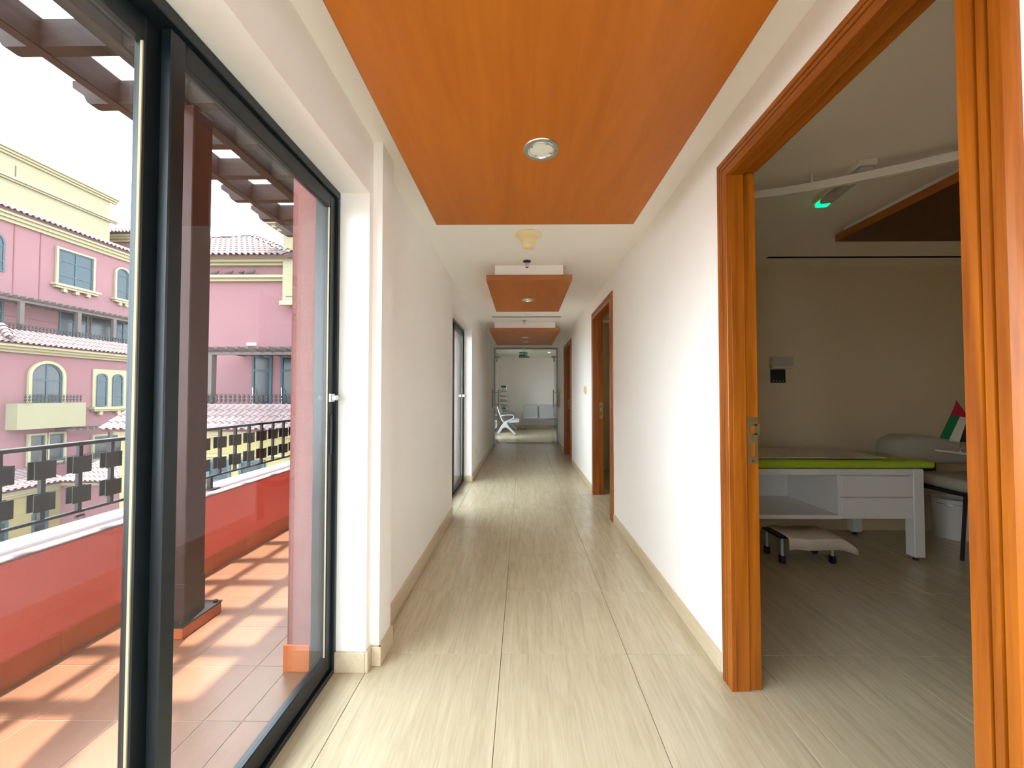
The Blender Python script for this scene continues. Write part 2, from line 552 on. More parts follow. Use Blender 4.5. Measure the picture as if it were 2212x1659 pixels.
# ------------------------------------------------------------------ skirting boards
def skirting(name, runs, label, h=0.088, t=0.014, mt='skirt_in', ln=0.6):
    """runs: list of (axis, fixed, side, a, b)"""
    root = thing(name, label, 'skirting', kind='structure')
    for ax, fx, sd_, a, b in runs:
        n = max(1, round(abs(b - a) / ln))
        for k in range(n):
            p, q = a + (b - a) * k / n + 0.0006, a + (b - a) * (k + 1) / n - 0.0006
            if ax == 'y':
                mm = B(fx, fx + sd_ * t, p, q, 0, h)
            else:
                mm = B(p, q, fx, fx + sd_ * t, 0, h)
            mm.build('skirting_tile', M[mt], root, bevel=0.0015, seg=1)
    return root


skirting('baseboard_left', [('y', XL, 1, 1.985, 4.045), ('y', XL, 1, 5.635, YG - 0.02),
                            ('x', 1.785, -1, -0.85, -0.712), ('y', -0.712, 1, 1.771, 1.828), ('x', 1.828, -1, -0.698, -0.654),
                            ('y', -0.668, 1, 1.814, 1.985), ('x', 5.62, -1, -0.85, -0.721)],
         'beige wood-look tile skirting along the window side of the corridor')
skirting('baseboard_right', [('y', XR, -1, YB, 0.665), ('y', XR, -1, 1.795, 3.835), ('y', XR, -1, 5.02, 7.10), ('y', XR, -1, 8.42, YG - 0.02)],
         'beige wood-look tile skirting along the door side of the corridor')
skirting('baseboard_waiting', [('x', 14.75, -1, -0.85, 3.4)], 'brown tile skirting on the waiting room back wall', h=0.11)

# ------------------------------------------------------------------ wooden door frames on the right
PROF = [(0, 0), (0, .017), (.002, .019), (.030, .019), (.0315, .012), (.035, .012), (.0365, .019), (.050, .019), (.0515, .012),
        (.055, .012), (.0565, .019), (.076, .019), (.084, .013), (.088, .006), (.089, 0)]


def casing(root, y0, y1, zt):
    def leg(yb, sgn):
        vs, fs = [], []
        n = len(PROF)
        for top in (0, 1):
            for d, p in PROF:
                vs.append((XR - p, yb - sgn * d, 0.0 if not top else zt + d))
        fs = [tuple(range(n)), tuple(range(n, 2 * n))] + [(i, (i + 1) % n, n + (i + 1) % n, n + i) for i in range(n)]
        MB().add(vs, fs).build('casing_upright', M['wood_v'], root)
    leg(y0, 1)
    leg(y1, -1)
    n = len(PROF)
    vs = [(XR - p, y0 - d, zt + d) for d, p in PROF] + [(XR - p, y1 + d, zt + d) for d, p in PROF]
    fs = [tuple(range(n)), tuple(range(n, 2 * n))] + [(i, (i + 1) % n, n + (i + 1) % n, n + i) for i in range(n)]
    MB().add(vs, fs).build('casing_head', M['wood_h'], root)


def wood_door(name, oy0, oy1, label, strike=True):
    root = thing(name, label, 'door frame', kind='structure')
    y0, y1, zt = oy0 + 0.03, oy1 - 0.03, 2.205
    casing(root, y0, y1, zt)
    # jamb linings with the rebate for the door leaf
    for a, s in ((y0, -1), (y1, 1)):
        mm = MB()
        mm.box(XR, 0.958, a, a + s * 0.03, 0, 2.235)
        mm.box(0.958, 1.013, a + s * 0.010, a + s * 0.03, 0, 2.235)
        mm.build('jamb', M['wood_v'], root, bevel=0.002, seg=1)
    mm = MB()
    mm.box(XR, 0.958, y0, y1, zt, 2.235)
    mm.box(0.958, 1.013, y0, y1, zt + 0.010, 2.235)
    mm.build('head_lining', M['wood_h'], root, bevel=0.002, seg=1)
    if strike:
        yy = y1 + 0.010
        sp = MB()
        # plate with two holes, made of strips
        X0, X1, Z0, Z1 = 0.966, 1.006, 0.955, 1.155
        for (a, b, c, d) in ((X0, X1, Z0, 0.985), (X0, X1, 1.045, 1.085), (X0, X1, 1.118, Z1), (X0, X0 + 0.009, 0.985, 1.045),
                             (X1 - 0.012, X1, 0.985, 1.045), (X0, X0 + 0.009, 1.085, 1.118), (X1 - 0.012, X1 + 0.012, 1.078, 1.125)):
            sp.box(a, b, yy - 0.003, yy, c, d)
        pl = sp.build('strike_plate', M['brass'], root)
        for zz in (0.967, 1.068, 1.140):
            MB().lathe([(0.004, 0), (0.003, 0.0015)], n=10).build('screw', M['chrome'], pl, loc=(0.986, yy - 0.003, zz)).rotation_euler = (PI / 2, 0, 0)
    return root


wood_door('door_1', *DOORS[0], 'orange-brown wooden door frame of the examination room, nearest the viewer')
wood_door('door_2', *DOORS[1], 'orange-brown wooden door frame in the middle of the right wall')
wood_door('door_3', *DOORS[2], 'orange-brown wooden door frame farthest down the right wall, beside the glass doors')


# ------------------------------------------------------------------ sliding balcony doors
def slider(name, label, y0, y1, joins, zt=ZD, latch=True, xin=-0.86):
    """aluminium sliding door in the left wall; panels alternate between two tracks"""
    root = thing(name, label, 'sliding door', kind='structure')
    xo = xin - 0.095
    # outer frame
    MB().box(xo, xin + 0.012, y0, y1, zt - 0.035, zt).build('frame_head', M['alu'], root, bevel=0.003, seg=1)
    mm = MB().box(xo, xin + 0.012, y0, y1, 0, 0.022)
    mm.box(xin - 0.020, xin - 0.014, y0, y1, 0.022, 0.034)
    mm.box(xin - 0.066, xin - 0.060, y0, y1, 0.022, 0.034)
    mm.build('frame_sill', M['alu'], root, bevel=0.002, seg=1)
    for a, b in ((y0, y0 + 0.022), (y1 - 0.022, y1)):
        MB().box(xo, xin + 0.012, a, b, 0.022, zt - 0.035).build('frame_jamb', M['alu'], root, bevel=0.003, seg=1)
    ps = [y0 + 0.022] + joins + [y1 - 0.022]
    n = len(ps) - 1
    for k in range(n):
        inner = (n - 1 - k) % 2 == 0
        xf = xin if inner else xin - 0.036
        xb = xf - 0.028
        a = ps[k] - (0.03 if (k > 0) else 0)
        b = ps[k + 1] + (0.042 if k < n - 1 else 0)
        if inner and k > 0:
            a = ps[k]
        wb_ = 0.048 if k == n - 1 else 0.072
        pn = MB()
        pn.box(xb, xf, a, a + 0.042, 0.03, zt - 0.04)
        pn.box(xb, xf, b - wb_, b, 0.03, zt - 0.04)
        pn.box(xb, xf, a + 0.042, b - wb_, 0.03, 0.105)
        pn.box(xb, xf, a + 0.042, b - wb_, zt - 0.10, zt - 0.04)
        sash = pn.build('sash', M['alu'], root, bevel=0.003, seg=1)
        xm = (xb + xf) / 2
        MB().box(xm - 0.004, xm + 0.004, a + 0.036, b - wb_ + 0.006, 0.098, zt - 0.094).build('pane', M['glass'], sash)
        # cream glazing bead just inside the sash
        bd = MB()
        bd.box(xm + 0.005, xm + 0.011, b - wb_ - 0.003, b - wb_, 0.105, zt - 0.10)
        bd.build('glazing_seal', M['gasket'], sash)
        if k == n - 1 and latch:
            lt = MB()
            lt.box(xf, xf + 0.012, b - 0.046, b - 0.012, 1.218, 1.256)
            lt.box(xf + 0.012, xf + 0.030, b - 0.040, b - 0.018, 1.226, 1.248)
            lt.box(xf, xf + 0.020, b + 0.002, b + 0.020, 1.222, 1.252)
            lt.tube([(xf + 0.022, b - 0.03, 1.237), (xf + 0.022, b + 0.012, 1.237)], 0.006, 8)
            lt.build('latch', M['chrome'], sash, bevel=0.002, seg=1)
            MB().box(xf - 0.001, xf + 0.004, b - 0.036, b - 0.018, 0.985, 1.165).build('flush_pull', M['black'], sash, bevel=0.0018)
        if k < n - 1:
            sl = MB().box(xf - 0.026, xf - 0.018, b, b + 0.006, 0.04, zt - 0.045)
            sl.build('brush_seal', M['gasket'], sash)
    return root


slider('window_1', 'dark aluminium sliding balcony door nearest the viewer', -2.45, 1.785, [-1.55, -0.42, 0.925])
slider('window_2', 'dark aluminium sliding balcony door half way down the corridor', 4.06, 5.62, [4.85])
slider('window_3', 'dark framed glass doors on the left of the waiting room', 11.0, 12.7, [11.85], zt=2.2, latch=False, xin=-0.87)
# unseen window behind the camera, added to bring daylight into the corridor
wb = thing('added_window_4', 'added glazed opening at the unseen corridor end behind the viewer', 'window', kind='structure')
mm = MB()
for a, b in ((-0.66, -0.61), (0.065, 0.115), (0.79, 0.84)):
    mm.box(a, b, YB - 0.07, YB - 0.02, 0, 2.19)
for a, b in ((0.0, 0.08), (2.12, 2.19)):
    mm.box(-0.61, 0.79, YB - 0.07, YB - 0.02, a, b)
mm.build('frame', M['alu'], wb)
for a, b in ((-0.61, 0.065), (0.115, 0.79)):
    MB().box(a, b, YB - 0.05, YB - 0.042, 0.08, 2.12).build('pane', M['glass'], wb)

# ------------------------------------------------------------------ ceiling panels, downlights and ceiling fittings


def ceiling_panel(x0, x1, y0, y1, z, label, inset=0.07, th=0.05, mt='veneer', zc=ZC):
    root = thing('ceiling_panel', label, 'ceiling panel', ((x0 + x1) / 2, (y0 + y1) / 2, z), group='hanging wooden ceiling panels')
    a, b = (x1 - x0) / 2, (y1 - y0) / 2
    MB().box(-a, a, -b, b, 0, th - 0.001).build('board', M[mt], root)
    e = MB()
    for s in (-1, 1):
        e.box(s * a, s * (a + 0.004), -b - 0.004, b + 0.004, 0.0, th)
        e.box(-a, a, s * b, s * (b + 0.004), 0.0, th)
    e.build('edge_lipping', M['veneer_edge'], root)
    MB().box(-a + inset, a - inset, -b + inset, b - inset, th - 0.001, zc - z).build('plenum_box', M['ceil'], root)
    return root


ceiling_panel(-0.518, 0.664, -2.2, 2.325, 2.28, 'large orange-brown ceiling panel nearest the viewer')
ceiling_panel(-0.330, 0.449, 3.54, 4.89, 2.30, 'small square orange-brown ceiling panel in mid corridor')
ceiling_panel(-0.540, 0.612, 6.39, 8.24, 2.305, 'wide brown ceiling panel just before the glass doors')
ceiling_panel(2.27, 3.95, 0.5, 2.81, 2.36, 'wooden ceiling panel in the examination room, darkened in colour for shade', inset=0.03, mt='veneer_shaded', zc=ZC - 0.012)


def downlight(x, y, z, label, r=0.075, lit=False):
    root = thing('recessed_downlight', label, 'downlight', (x, y, z), group='round recessed downlights')
    MB().lathe([(r * 0.78, 0.0), (r * 0.80, -0.004), (r * 0.97, -0.004), (r, 0.0), (r * 0.97, 0.001), (r * 0.78, 0.001)], n=40, cap=False).build('trim_ring', M['steel'], root, smooth=True)
    MB().lathe([(r * 0.79, -0.003), (r * 0.74, 0.0), (r * 0.72, -0.006), (r * 0.68, -0.006), (r * 0.66, -0.001)], n=40, cap=False).build('reflector_ring', M['chrome'], root, smooth=True)
    MB().lathe([(0.001, -0.0035), (r * 0.35, -0.0032), (r * 0.67, -0.0012), (r * 0.67, 0.0)], n=40).build('diffuser', M['lamp'] if lit else M['lens'], root, smooth=True)
    for k in range(4):
        an = k * PI / 2 + 0.5
        cx_, cy_ = r * 0.6 * math.cos(an), r * 0.6 * math.sin(an)
        B(cx_ - 0.004, cx_ + 0.004, cy_ - 0.004, cy_ + 0.004, -0.0048, -0.001).build('clip', M['steel'], root)
    return root


downlight(0.078, 1.61, 2.28, 'round steel downlight in the nearest large ceiling panel')
downlight(0.057, 4.28, 2.30, 'round steel downlight in the small mid-corridor ceiling panel')
downlight(0.043, 7.12, 2.305, 'round downlight in the far ceiling panel, the nearer of its two')
downlight(0.047, 7.72, 2.305, 'round downlight in the far ceiling panel, closest to the glass doors')
downlight(-0.33, 11.75, 2.66, 'lit downlight on the left of the waiting room ceiling', lit=True)
downlight(0.88, 12.9, 2.66, 'lit downlight on the right of the waiting room ceiling', lit=True)

det = thing('ceiling_detector', 'cream cup-shaped detector base on the ceiling behind the large panel', 'detector', (0.046, 2.91, ZC))
MB().lathe([(0.098, 0.0), (0.100, -0.006), (0.094, -0.012), (0.078, -0.022), (0.070, -0.030), (0.067, -0.031)], n=40).build('flange', M['cream'], det, smooth=True)
MB().lathe([(0.067, -0.030), (0.060, -0.050), (0.052, -0.085), (0.044, -0.100), (0.030, -0.106), (0.004, -0.107)], n=40).build('cup', M['cream'], det, smooth=True)


def sprinkler(x, y, label, dark):
    root = thing('fire_sprinkler', label, 'sprinkler', (x, y, ZC), group='ceiling sprinklers')
    mt = M['black'] if dark else M['steel']
    MB().lathe([(0.036, 0.0), (0.037, -0.004), (0.030, -0.010), (0.014, -0.014)], n=24).build('rosette', mt, root, smooth=True)
    MB().lathe([(0.009, -0.012), (0.009, -0.032), (0.006, -0.036)], n=14).build('body', M['steel'], root, smooth=True)
    MB().tube([(0.010, 0, -0.03), (0.014, 0, -0.042), (0.004, 0, -0.056), (-0.004, 0, -0.056), (-0.014, 0, -0.042), (-0.010, 0, -0.03)], 0.0025, 6).build('yoke', M['steel'], root)
    MB().lathe([(0.014, -0.056), (0.014, -0.058)], n=14).build('deflector', mt, root)


sprinkler(0.039, 3.49, 'dark fire sprinkler in front of the small ceiling panel', True)
sprinkler(0.025, 6.30, 'steel fire sprinkler in front of the far ceiling panel', False)

sm = thing('smoke_detector', 'small white smoke detector between the small panel and the air slot', 'smoke detector', (0.07, 5.72, ZC))
MB().lathe([(0.052, 0), (0.053, -0.012), (0.046, -0.022), (0.040, -0.024)], n=28).build('base', M['whitep'], sm, smooth=True)
MB().lathe([(0.036, -0.022), (0.034, -0.034), (0.022, -0.042), (0.002, -0.043)], n=28).build('sensor_cap', M['whitep'], sm, smooth=True)


def air_slot(x0, x1, y, z, label, w=0.055):
    root = thing('air_diffuser', label, 'air diffuser', ((x0 + x1) / 2, y, z), group='linear slot air diffusers')
    a = (x1 - x0) / 2
    fr = MB()
    fr.box(-a - 0.006, a + 0.006, -w / 2 - 0.006, -w / 2, -0.002, 0)
    fr.box(-a - 0.006, a + 0.006, w / 2, w / 2 + 0.006, -0.002, 0)
    fr.box(-a - 0.006, -a, -w / 2, w / 2, -0.002, 0)
    fr.box(a, a + 0.006, -w / 2, w / 2, -0.002, 0)
    fr.build('frame', M['whitep'], root)
    MB().box(-a, a, -w / 2, w / 2, -0.001, 0).build('slot', M['slot'], root)
    MB().box(-a, a, -0.003, 0.003, -0.003, -0.001).build('blade', M['slot'], root)
    return root


air_slot(-0.47, 0.59, 6.0, ZC, 'long dark linear air slot between the two far ceiling panels')
air_slot(2.13, 3.85, 3.38, ZC - 0.012, 'thin dark linear air slot in the examination room ceiling', w=0.045)
air_slot(0.3, 1.9, 12.2, 2.66, 'thin linear air slot in the waiting room ceiling')

# ------------------------------------------------------------------ small wall fittings


def wall_switch(y, z, label):
    root = thing('wall_thermostat', label, 'thermostat', (XR, y, z), group='thermostats on the right wall')
    MB().box(-0.012, 0, -0.043, 0.043, -0.06, 0.06).build('back_plate', M['cream2'], root, bevel=0.003)
    MB().box(-0.030, -0.012, -0.036, 0.030, -0.030, 0.052).build('cover', M['cream2'], root, bevel=0.004)
    MB().lathe([(0.014, 0), (0.012, 0.010)], n=18).build('dial', M['cream'], root, loc=(-0.030, 0.0, -0.005)).rotation_euler = (0, -PI / 2, 0)


wall_switch(5.52, 1.315, 'yellowed thermostat on the right wall between the second and third door')
wall_switch(8.72, 1.315, 'yellowed thermostat on the right wall just before the glass doors')


def outlet(y, label):
    root = thing('wall_outlet', label, 'wall outlet', (XL, y, 0.37))
    MB().box(0, 0.009, -0.043, 0.043, -0.043, 0.043).build('plate', M['whitep'], root, bevel=0.002)
    h = MB()
    for a, b in ((-0.004, 0.012), (-0.018, -0.012), (0.012, -0.012)):
        h.box(0.009, 0.0098, a, a + 0.006, b - 0.004, b + 0.004)
    h.build('socket_hole', M['black'], root)


outlet(6.07, 'white wall outlet low on the left wall past the second balcony door')

# ------------------------------------------------------------------ glass doors to the waiting room
gp = thing('door_4', 'steel framed glass partition with transom at the end of the corridor', 'glass partition', kind='structure')
for a, b in ((-0.735, -0.695), (0.86, 0.90)):
    MB().box(a, b, YG - 0.03, YG + 0.03, 0, ZC).build('frame_post', M['dsteel'], gp, bevel=0.002, seg=1)
MB().box(-0.695, 0.86, YG - 0.03, YG + 0.03, ZC - 0.04, ZC).build('frame_head', M['dsteel'], gp, bevel=0.002, seg=1)
MB().box(-0.695, 0.86, YG - 0.006, YG + 0.006, 2.255, ZC - 0.04).build('transom_pane', M['glass_g'], gp)
for a, b in ((-0.695, -0.58), (-0.10, 0.17), (0.745, 0.86)):
    MB().box(a, b, YG - 0.018, YG + 0.018, 2.20, 2.25).build('patch_fitting', M['dsteel'], gp, bevel=0.003, seg=1)
for a, b in ((-0.62, -0.40), (0.53, 0.75)):
    MB().box(a, b, YG + 0.06, YG + 0.14, 0, 0.004).build('floor_spring_plate', M['chrome'], gp)


def glass_leaf(x, label, s):
    """leaf standing open at a right angle to the partition, towards the corridor"""
    root = thing('glass_door_leaf', label, 'glass door', (x, YG - 0.03, 0), group='open glass door leaves')
    MB().box(-0.005, 0.005, -0.74, -0.005, 0.012, 2.19).build('pane', M['glass_g'], root)
    for z0 in (0.008, 2.10):
        MB().box(-0.016, 0.016, -0.16, 0.0, z0, z0 + 0.09).build('patch_hinge', M['dsteel'], root, bevel=0.003, seg=1)
    hd = MB()
    yy = -0.66
    for sx in (-1, 1):
        hd.tube([(sx * 0.068, yy, 0.95), (sx * 0.068, yy, 1.375)], 0.011, 12)
    for zz in (1.015, 1.31):
        hd.tube([(-0.068, yy, zz), (0.068, yy, zz)], 0.007, 10)
    hd.build('pull_handle', M['dsteel'], root, smooth=True)


glass_leaf(-0.655, 'open glass door leaf on the left, with a steel bar handle', 1)
glass_leaf(0.80, 'open glass door leaf on the right, with a steel bar handle', -1)

ex = thing('exit_sign', 'dark green illuminated exit sign above the glass doors', 'exit sign', (0.018, YG - 0.12, 2.285))
MB().box(-0.105, 0.105, -0.012, 0.012, -0.056, 0.056).build('sign_box', M['signg'], ex, bevel=0.003, seg=1)
MB().box(-0.012, 0.012, -0.004, 0.004, 0.056, ZC - 2.285).build('hanger', M['steel'], ex)
tm = text_mesh('EXIT', 0.062, 0.0005)
tm.materials.clear()
tm.materials.append(M['signl'])
link('lettering', tm, ex, (-0.035, -0.0135, 0.0), (PI / 2, 0, 0))
pic = MB()
pic.box(0.048, 0.092, -0.0130, -0.012, -0.040, -0.036)
pic.box(0.048, 0.092, -0.0130, -0.012, 0.036, 0.040)
pic.box(0.048, 0.052, -0.0130, -0.012, -0.036, 0.036)
pic.box(0.088, 0.092, -0.0130, -0.012, -0.036, 0.036)
pic.lathe([(0.001, 0), (0.006, 0.001)], c=(0.072, -0.0125, 0.022), n=8)
pic.tube([(0.070, -0.0128, 0.014), (0.066, -0.0128, -0.008), (0.074, -0.0128, -0.018), (0.070, -0.0128, -0.03)], 0.003, 5)
pic.tube([(0.066, -0.0128, -0.008), (0.058, -0.0128, -0.02)], 0.003, 5)
pic.tube([(0.070, -0.0128, 0.010), (0.080, -0.0128, 0.002)], 0.0025, 5)
pic.build('running_figure', M['signl'], ex)


# ------------------------------------------------------------------ waiting room
def bench(name, label, loc, rz, n=3, pitch=0.59):
    """beam seating; local x forward, local y along the row"""
    root = thing(name, label, 'bench', loc, rz, group='grey beam benches in the waiting room')
    L = n * pitch
    MB().box(0.20, 0.27, 0.0, L, 0.33, 0.40).build('beam', M['grey'], root, bevel=0.004, seg=1)
    for k in range(n):
        y0, y1 = k * pitch + 0.035, (k + 1) * pitch - 0.035
        s_ = [(0.20, 0.44), (0.24, 0.415), (0.45, 0.425), (0.64, 0.455), (0.685, 0.445), (0.70, 0.425), (0.69, 0.40), (0.66, 0.395), (0.45, 0.375), (0.26, 0.37), (0.20, 0.40)]
        st = MB().prism([(a, b) for a, b in s_], 'y', y0, y1).build('seat', M['greypad'], root, bevel=0.006, seg=1)
        rm = MB()
        rm.tube([(0.25, y0, 0.40), (0.45, y0, 0.405), (0.66, y0, 0.43), (0.69, y0 + 0.03, 0.425), (0.69, y1 - 0.03, 0.425), (0.66, y1, 0.43), (0.45, y1, 0.405), (0.25, y1, 0.40)], 0.011, 6)
        rm.build('seat_rim', M['grey'], st, smooth=True)
        b_ = [(0.20, 0.43), (0.12, 0.62), (0.035, 0.86), (0.0, 0.875), (-0.005, 0.86), (0.085, 0.61), (0.165, 0.42)]
        bk = MB().prism(b_, 'y', y0, y1).build('backrest', M['greypad'], root, bevel=0.006, seg=1)
        rm = MB()
        rm.tube([(0.19, y0, 0.42), (0.105, y0, 0.62), (0.02, y0, 0.86), (0.015, y0 + 0.03, 0.872), (0.015, y1 - 0.03, 0.872), (0.02, y1, 0.86), (0.105, y1, 0.62), (0.19, y1, 0.42)], 0.011, 6)
        rm.build('back_rim', M['grey'], bk, smooth=True)
    for yy in (0.0, L):
        out = [(-0.01, 0.0), (0.045, 0.0), (0.19, 0.215), (0.25, 0.245), (0.31, 0.235), (0.545, 0.02), (0.60, 0.02), (0.60, 0.05), (0.36, 0.285), (0.33, 0.36), (0.30, 0.41), (0.20, 0.41), (0.185, 0.34), (0.13, 0.28), (-0.01, 0.04)]
        lg = MB().prism(out, 'y', yy - 0.022, yy + 0.022).build('leg', M['grey'], root, bevel=0.006, seg=1)
        for fx in (0.015, 0.575):
            MB().lathe([(0.022, 0), (0.020, 0.02)], c=(fx, yy, 0.0), n=12).build('foot_glide', M['black'], lg)
        MB().tube([(0.115, yy, 0.58), (0.18, yy, 0.612), (0.42, yy, 0.63), (0.50, yy, 0.615), (0.535, yy, 0.575), (0.52, yy, 0.53), (0.44, yy, 0.485), (0.26, yy, 0.405)], 0.014, 8).build('armrest', M['grey'], root, smooth=True)
    return root


bench('waiting_bench', 'grey metal beam bench seen from its side, by the waiting room windows', (-0.80, 12.08, 0), 0.0)
bench('waiting_bench', 'grey metal beam bench facing the corridor along the waiting room back wall', (0.0, 14.70, 0), -PI / 2)

rk = thing('brochure_rack', 'tall narrow leaflet rack on the waiting room back wall', 'leaflet rack', (-0.72, 14.72, 0))
MB().box(-0.13, 0.13, -0.012, 0.0, 0.55, 1.60).build('back_board', M['steel'], rk)
for k in range(5):
    z0 = 0.62 + 0.18 * k
    MB().prism([(-0.012, z0), (-0.055, z0 + 0.03), (-0.058, z0 + 0.10), (-0.054, z0 + 0.10), (-0.050, z0 + 0.034), (-0.012, z0 + 0.008)], 'x', -0.125, 0.125).build('pocket', M['clearp'], rk)
MB().box(-0.10, 0.10, -0.016, -0.012, 1.52, 1.60).build('header_card', M['blue'], rk)
for k, (lb, mt) in enumerate((('green leaflet in the lowest pocket of the rack', 'gprint'), ('white leaflet in the second pocket of the rack', 'paper'),
                              ('pale leaflet in the middle pocket of the rack', 'whitep'), ('off-white leaflet in the fourth pocket of the rack', 'offwhite'),
                              ('white leaflet in the top pocket of the leaflet rack', 'paper'))):
    z0 = 0.62 + 0.18 * k
    tag(B(-0.80, -0.62, 14.676, 14.684, z0 + 0.02, z0 + 0.165).build('leaflet', M[mt]), lb, 'leaflet', 'leaflets in the rack')

# ------------------------------------------------------------------ examination room
bed = thing('examination_couch', 'white examination couch frame with drawers and lime green mattress', 'examination couch', (1.30, 2.97, 0))
bx1, by1 = 1.72, 0.62       # to x = 3.02, y = 3.59
for (a, b) in ((1.64, 0.0), (1.64, by1 - 0.075), (0.0, 0.0), (0.0, by1 - 0.075)):
    lg = MB().box(a, a + 0.08, b, b + 0.075, 0.03, 0.69).build('leg', M['offwhite'], bed, bevel=0.004, seg=1)
    MB().lathe([(0.018, 0.0), (0.018, 0.012), (0.010, 0.014), (0.010, 0.035)], c=(a + 0.04, b + 0.037, 0), n=14).build('levelling_foot', M['black'], lg)
mm = MB()
mm.box(0.08, 1.64, 0.0, 0.04, 0.645, 0.69)
mm.box(0.08, 1.64, by1 - 0.04, by1, 0.645, 0.69)
mm.box(0.0, bx1, 0.04, by1 - 0.04, 0.66, 0.69)
mm.build('top_frame', M['offwhite'], bed, bevel=0.003, seg=1)
MB().box(0.08, 1.10, 0.004, by1 - 0.04, 0.315, 0.345).build('shelf', M['offwhite'], bed)
MB().box(0.08, 1.10, by1 - 0.05, by1 - 0.04, 0.345, 0.645).build('back_panel', M['offwhite'], bed)
MB().box(1.08, 1.10, 0.01, by1 - 0.05, 0.345, 0.645).build('divider', M['offwhite'], bed)
MB().box(1.10, 1.64, 0.02, by1 - 0.05, 0.315, 0.645).build('drawer_case', M['offwhite'], bed)
for z0, z1 in ((0.318, 0.476), (0.482, 0.642)):
    d = MB().box(1.102, 1.638, 0.0, 0.02, z0, z1).build('drawer', M['offwhite'], bed, bevel=0.003, seg=1)
    MB().prism([(0.0, z1 - 0.022), (-0.006, z1 - 0.006), (0.0, z1 - 0.002)], 'x', 1.13, 1.61).build('finger_pull', M['offwhite'], d)
mt_ = MB().box(0.0, 1.82, 0.0, by1, 0.692, 0.765)
mo = mt_.build('mattress', M['green'], bed, bevel=0.028, seg=3)
# tapered foot of the mattress
for v in mo.data.vertices:
    if v.co.x > 1.55:
        t = (v.co.x - 1.55) / 0.27
        v.co.z -= (v.co.z - 0.692) * 0.55 * t * (0.4 if v.co.y < 0.1 else 1)
        v.co.y += 0.0
sh = MB()
nx = 24
for i in range(nx + 1):
    x = 0.02 + 1.46 * i / nx
    w = 0.004 * math.sin(i * 1.7) + 0.003 * math.sin(i * 0.6)
    sh.v += [(x, 0.035 + w, 0.770), (x, 0.56, 0.772 + w * 0.5), (x, 0.56, 0.768), (x, 0.035 + w, 0.766)]
for i in range(nx):
    a, b = i * 4, (i + 1) * 4
    for k in range(4):
        l = (k + 1) % 4
        sh.f.append((a + k, a + l, b + l, b + k))
sh.f += [(0, 1, 2, 3), (nx * 4 + 3, nx * 4 + 2, nx * 4 + 1, nx * 4)]
tag(sh.build('paper_sheet', M['paper'], loc=(1.30, 2.97, 0)), 'white paper sheet spread on the green couch mattress', 'paper sheet')

st = thing('step_stool', 'low wheeled step under the couch, with dark legs', 'step stool', (1.90, 2.90, 0))
MB().box(0.0, 0.44, 0.02, 0.24, 0.185, 0.20).build('platform', M['black'], st, bevel=0.004, seg=1)
for (a, b) in ((0.03, 0.04), (0.40, 0.04), (0.03, 0.22), (0.40, 0.22)):
    lg = MB().tube([(a, b, 0.185), (a, b, 0.05)], 0.009, 8).build('leg', M['grey'], st, smooth=True)
    MB().box(a - 0.018, a + 0.018, b - 0.02, b + 0.02, 0.0, 0.055).build('castor', M['black'], lg, bevel=0.008)
ck = MB()
rows = [(-0.012, 0.115, 0.0), (-0.010, 0.195, 0.0), (0.03, 0.207, 0.0), (0.13, 0.208, 0.0), (0.25, 0.206, 0.0)]
nxc = 14
for i in range(nxc + 1):
    t = i / nxc
    x = 0.05 + 0.50 * t
    drop = max(0, t - 0.78) / 0.22
    for (y, z, _) in rows:
        ck.v.append((x, y + 0.006 * math.sin(i * 1.3), z - 0.075 * drop ** 1.3 * (1 if z > 0.15 else 0.45) + 0.004 * math.sin(i * 0.9)))
nr = len(rows)
for i in range(nxc):
    for k in range(nr - 1):
        ck.f.append((i * nr + k, i * nr + k + 1, (i + 1) * nr + k + 1, (i + 1) * nr + k))
cko = tag(ck.build('step_cloth', M['cloth'], loc=(1.90, 2.90, 0), smooth=True), 'beige cloth draped over the low step under the couch', 'cloth')
sol = cko.modifiers.new('thickness', 'SOLIDIFY')
sol.thickness = 0.004

ac = thing('padded_armchair', 'beige-white padded chair beyond the end of the couch', 'chair', (3.24, 3.02, 0))
prof = [(-0.02, 0.70), (-0.03, 0.79), (0.0, 0.865), (0.08, 0.895), (0.24, 0.895), (0.40, 0.87), (0.58, 0.81), (0.72, 0.76), (0.76, 0.72), (0.72, 0.66), (0.1, 0.66)]
MB().prism(prof, 'y', 0.34, 0.58).build('back_cushion', M['cushion'], ac, bevel=0.05, seg=3, smooth=True)
MB().box(0.10, 0.72, -0.08, 0.38, 0.50, 0.60).build('seat', M['cushion'], ac, bevel=0.04, seg=3, smooth=True)
MB().box(0.08, 0.74, -0.06, 0.40, 0.482, 0.50).build('seat_frame', M['black'], ac)
for a_, b_, c_ in ((0.12, -0.02, -0.04), (0.70, -0.02, 0.04), (0.12, 0.36, -0.04), (0.70, 0.36, 0.04)):
    MB().tube([(a_, b_, 0.49), (a_ + c_, b_, 0.0)], 0.012, 8).build('leg', M['black'], ac)
MB().box(0.12, 0.30, 0.36, 0.42, 0.60, 0.67).build('back_bracket', M['black'], ac)

bn = thing('waste_bin', 'white cylindrical waste bin below the padded chair', 'waste bin', (3.80, 3.50, 0))
MB().lathe([(0.125, 0.0), (0.140, 0.30), (0.142, 0.34), (0.136, 0.342), (0.132, 0.30), (0.12, 0.01)], n=32).build('body', M['offwhite'], bn, smooth=True)
MB().tube([(0.140 * math.cos(t), 0.140 * math.sin(t), 0.30) for t in [-PI / 2 + k * PI / 12 for k in range(-6, 7)]], 0.004, 6).build('handle', M['steel'], bn)

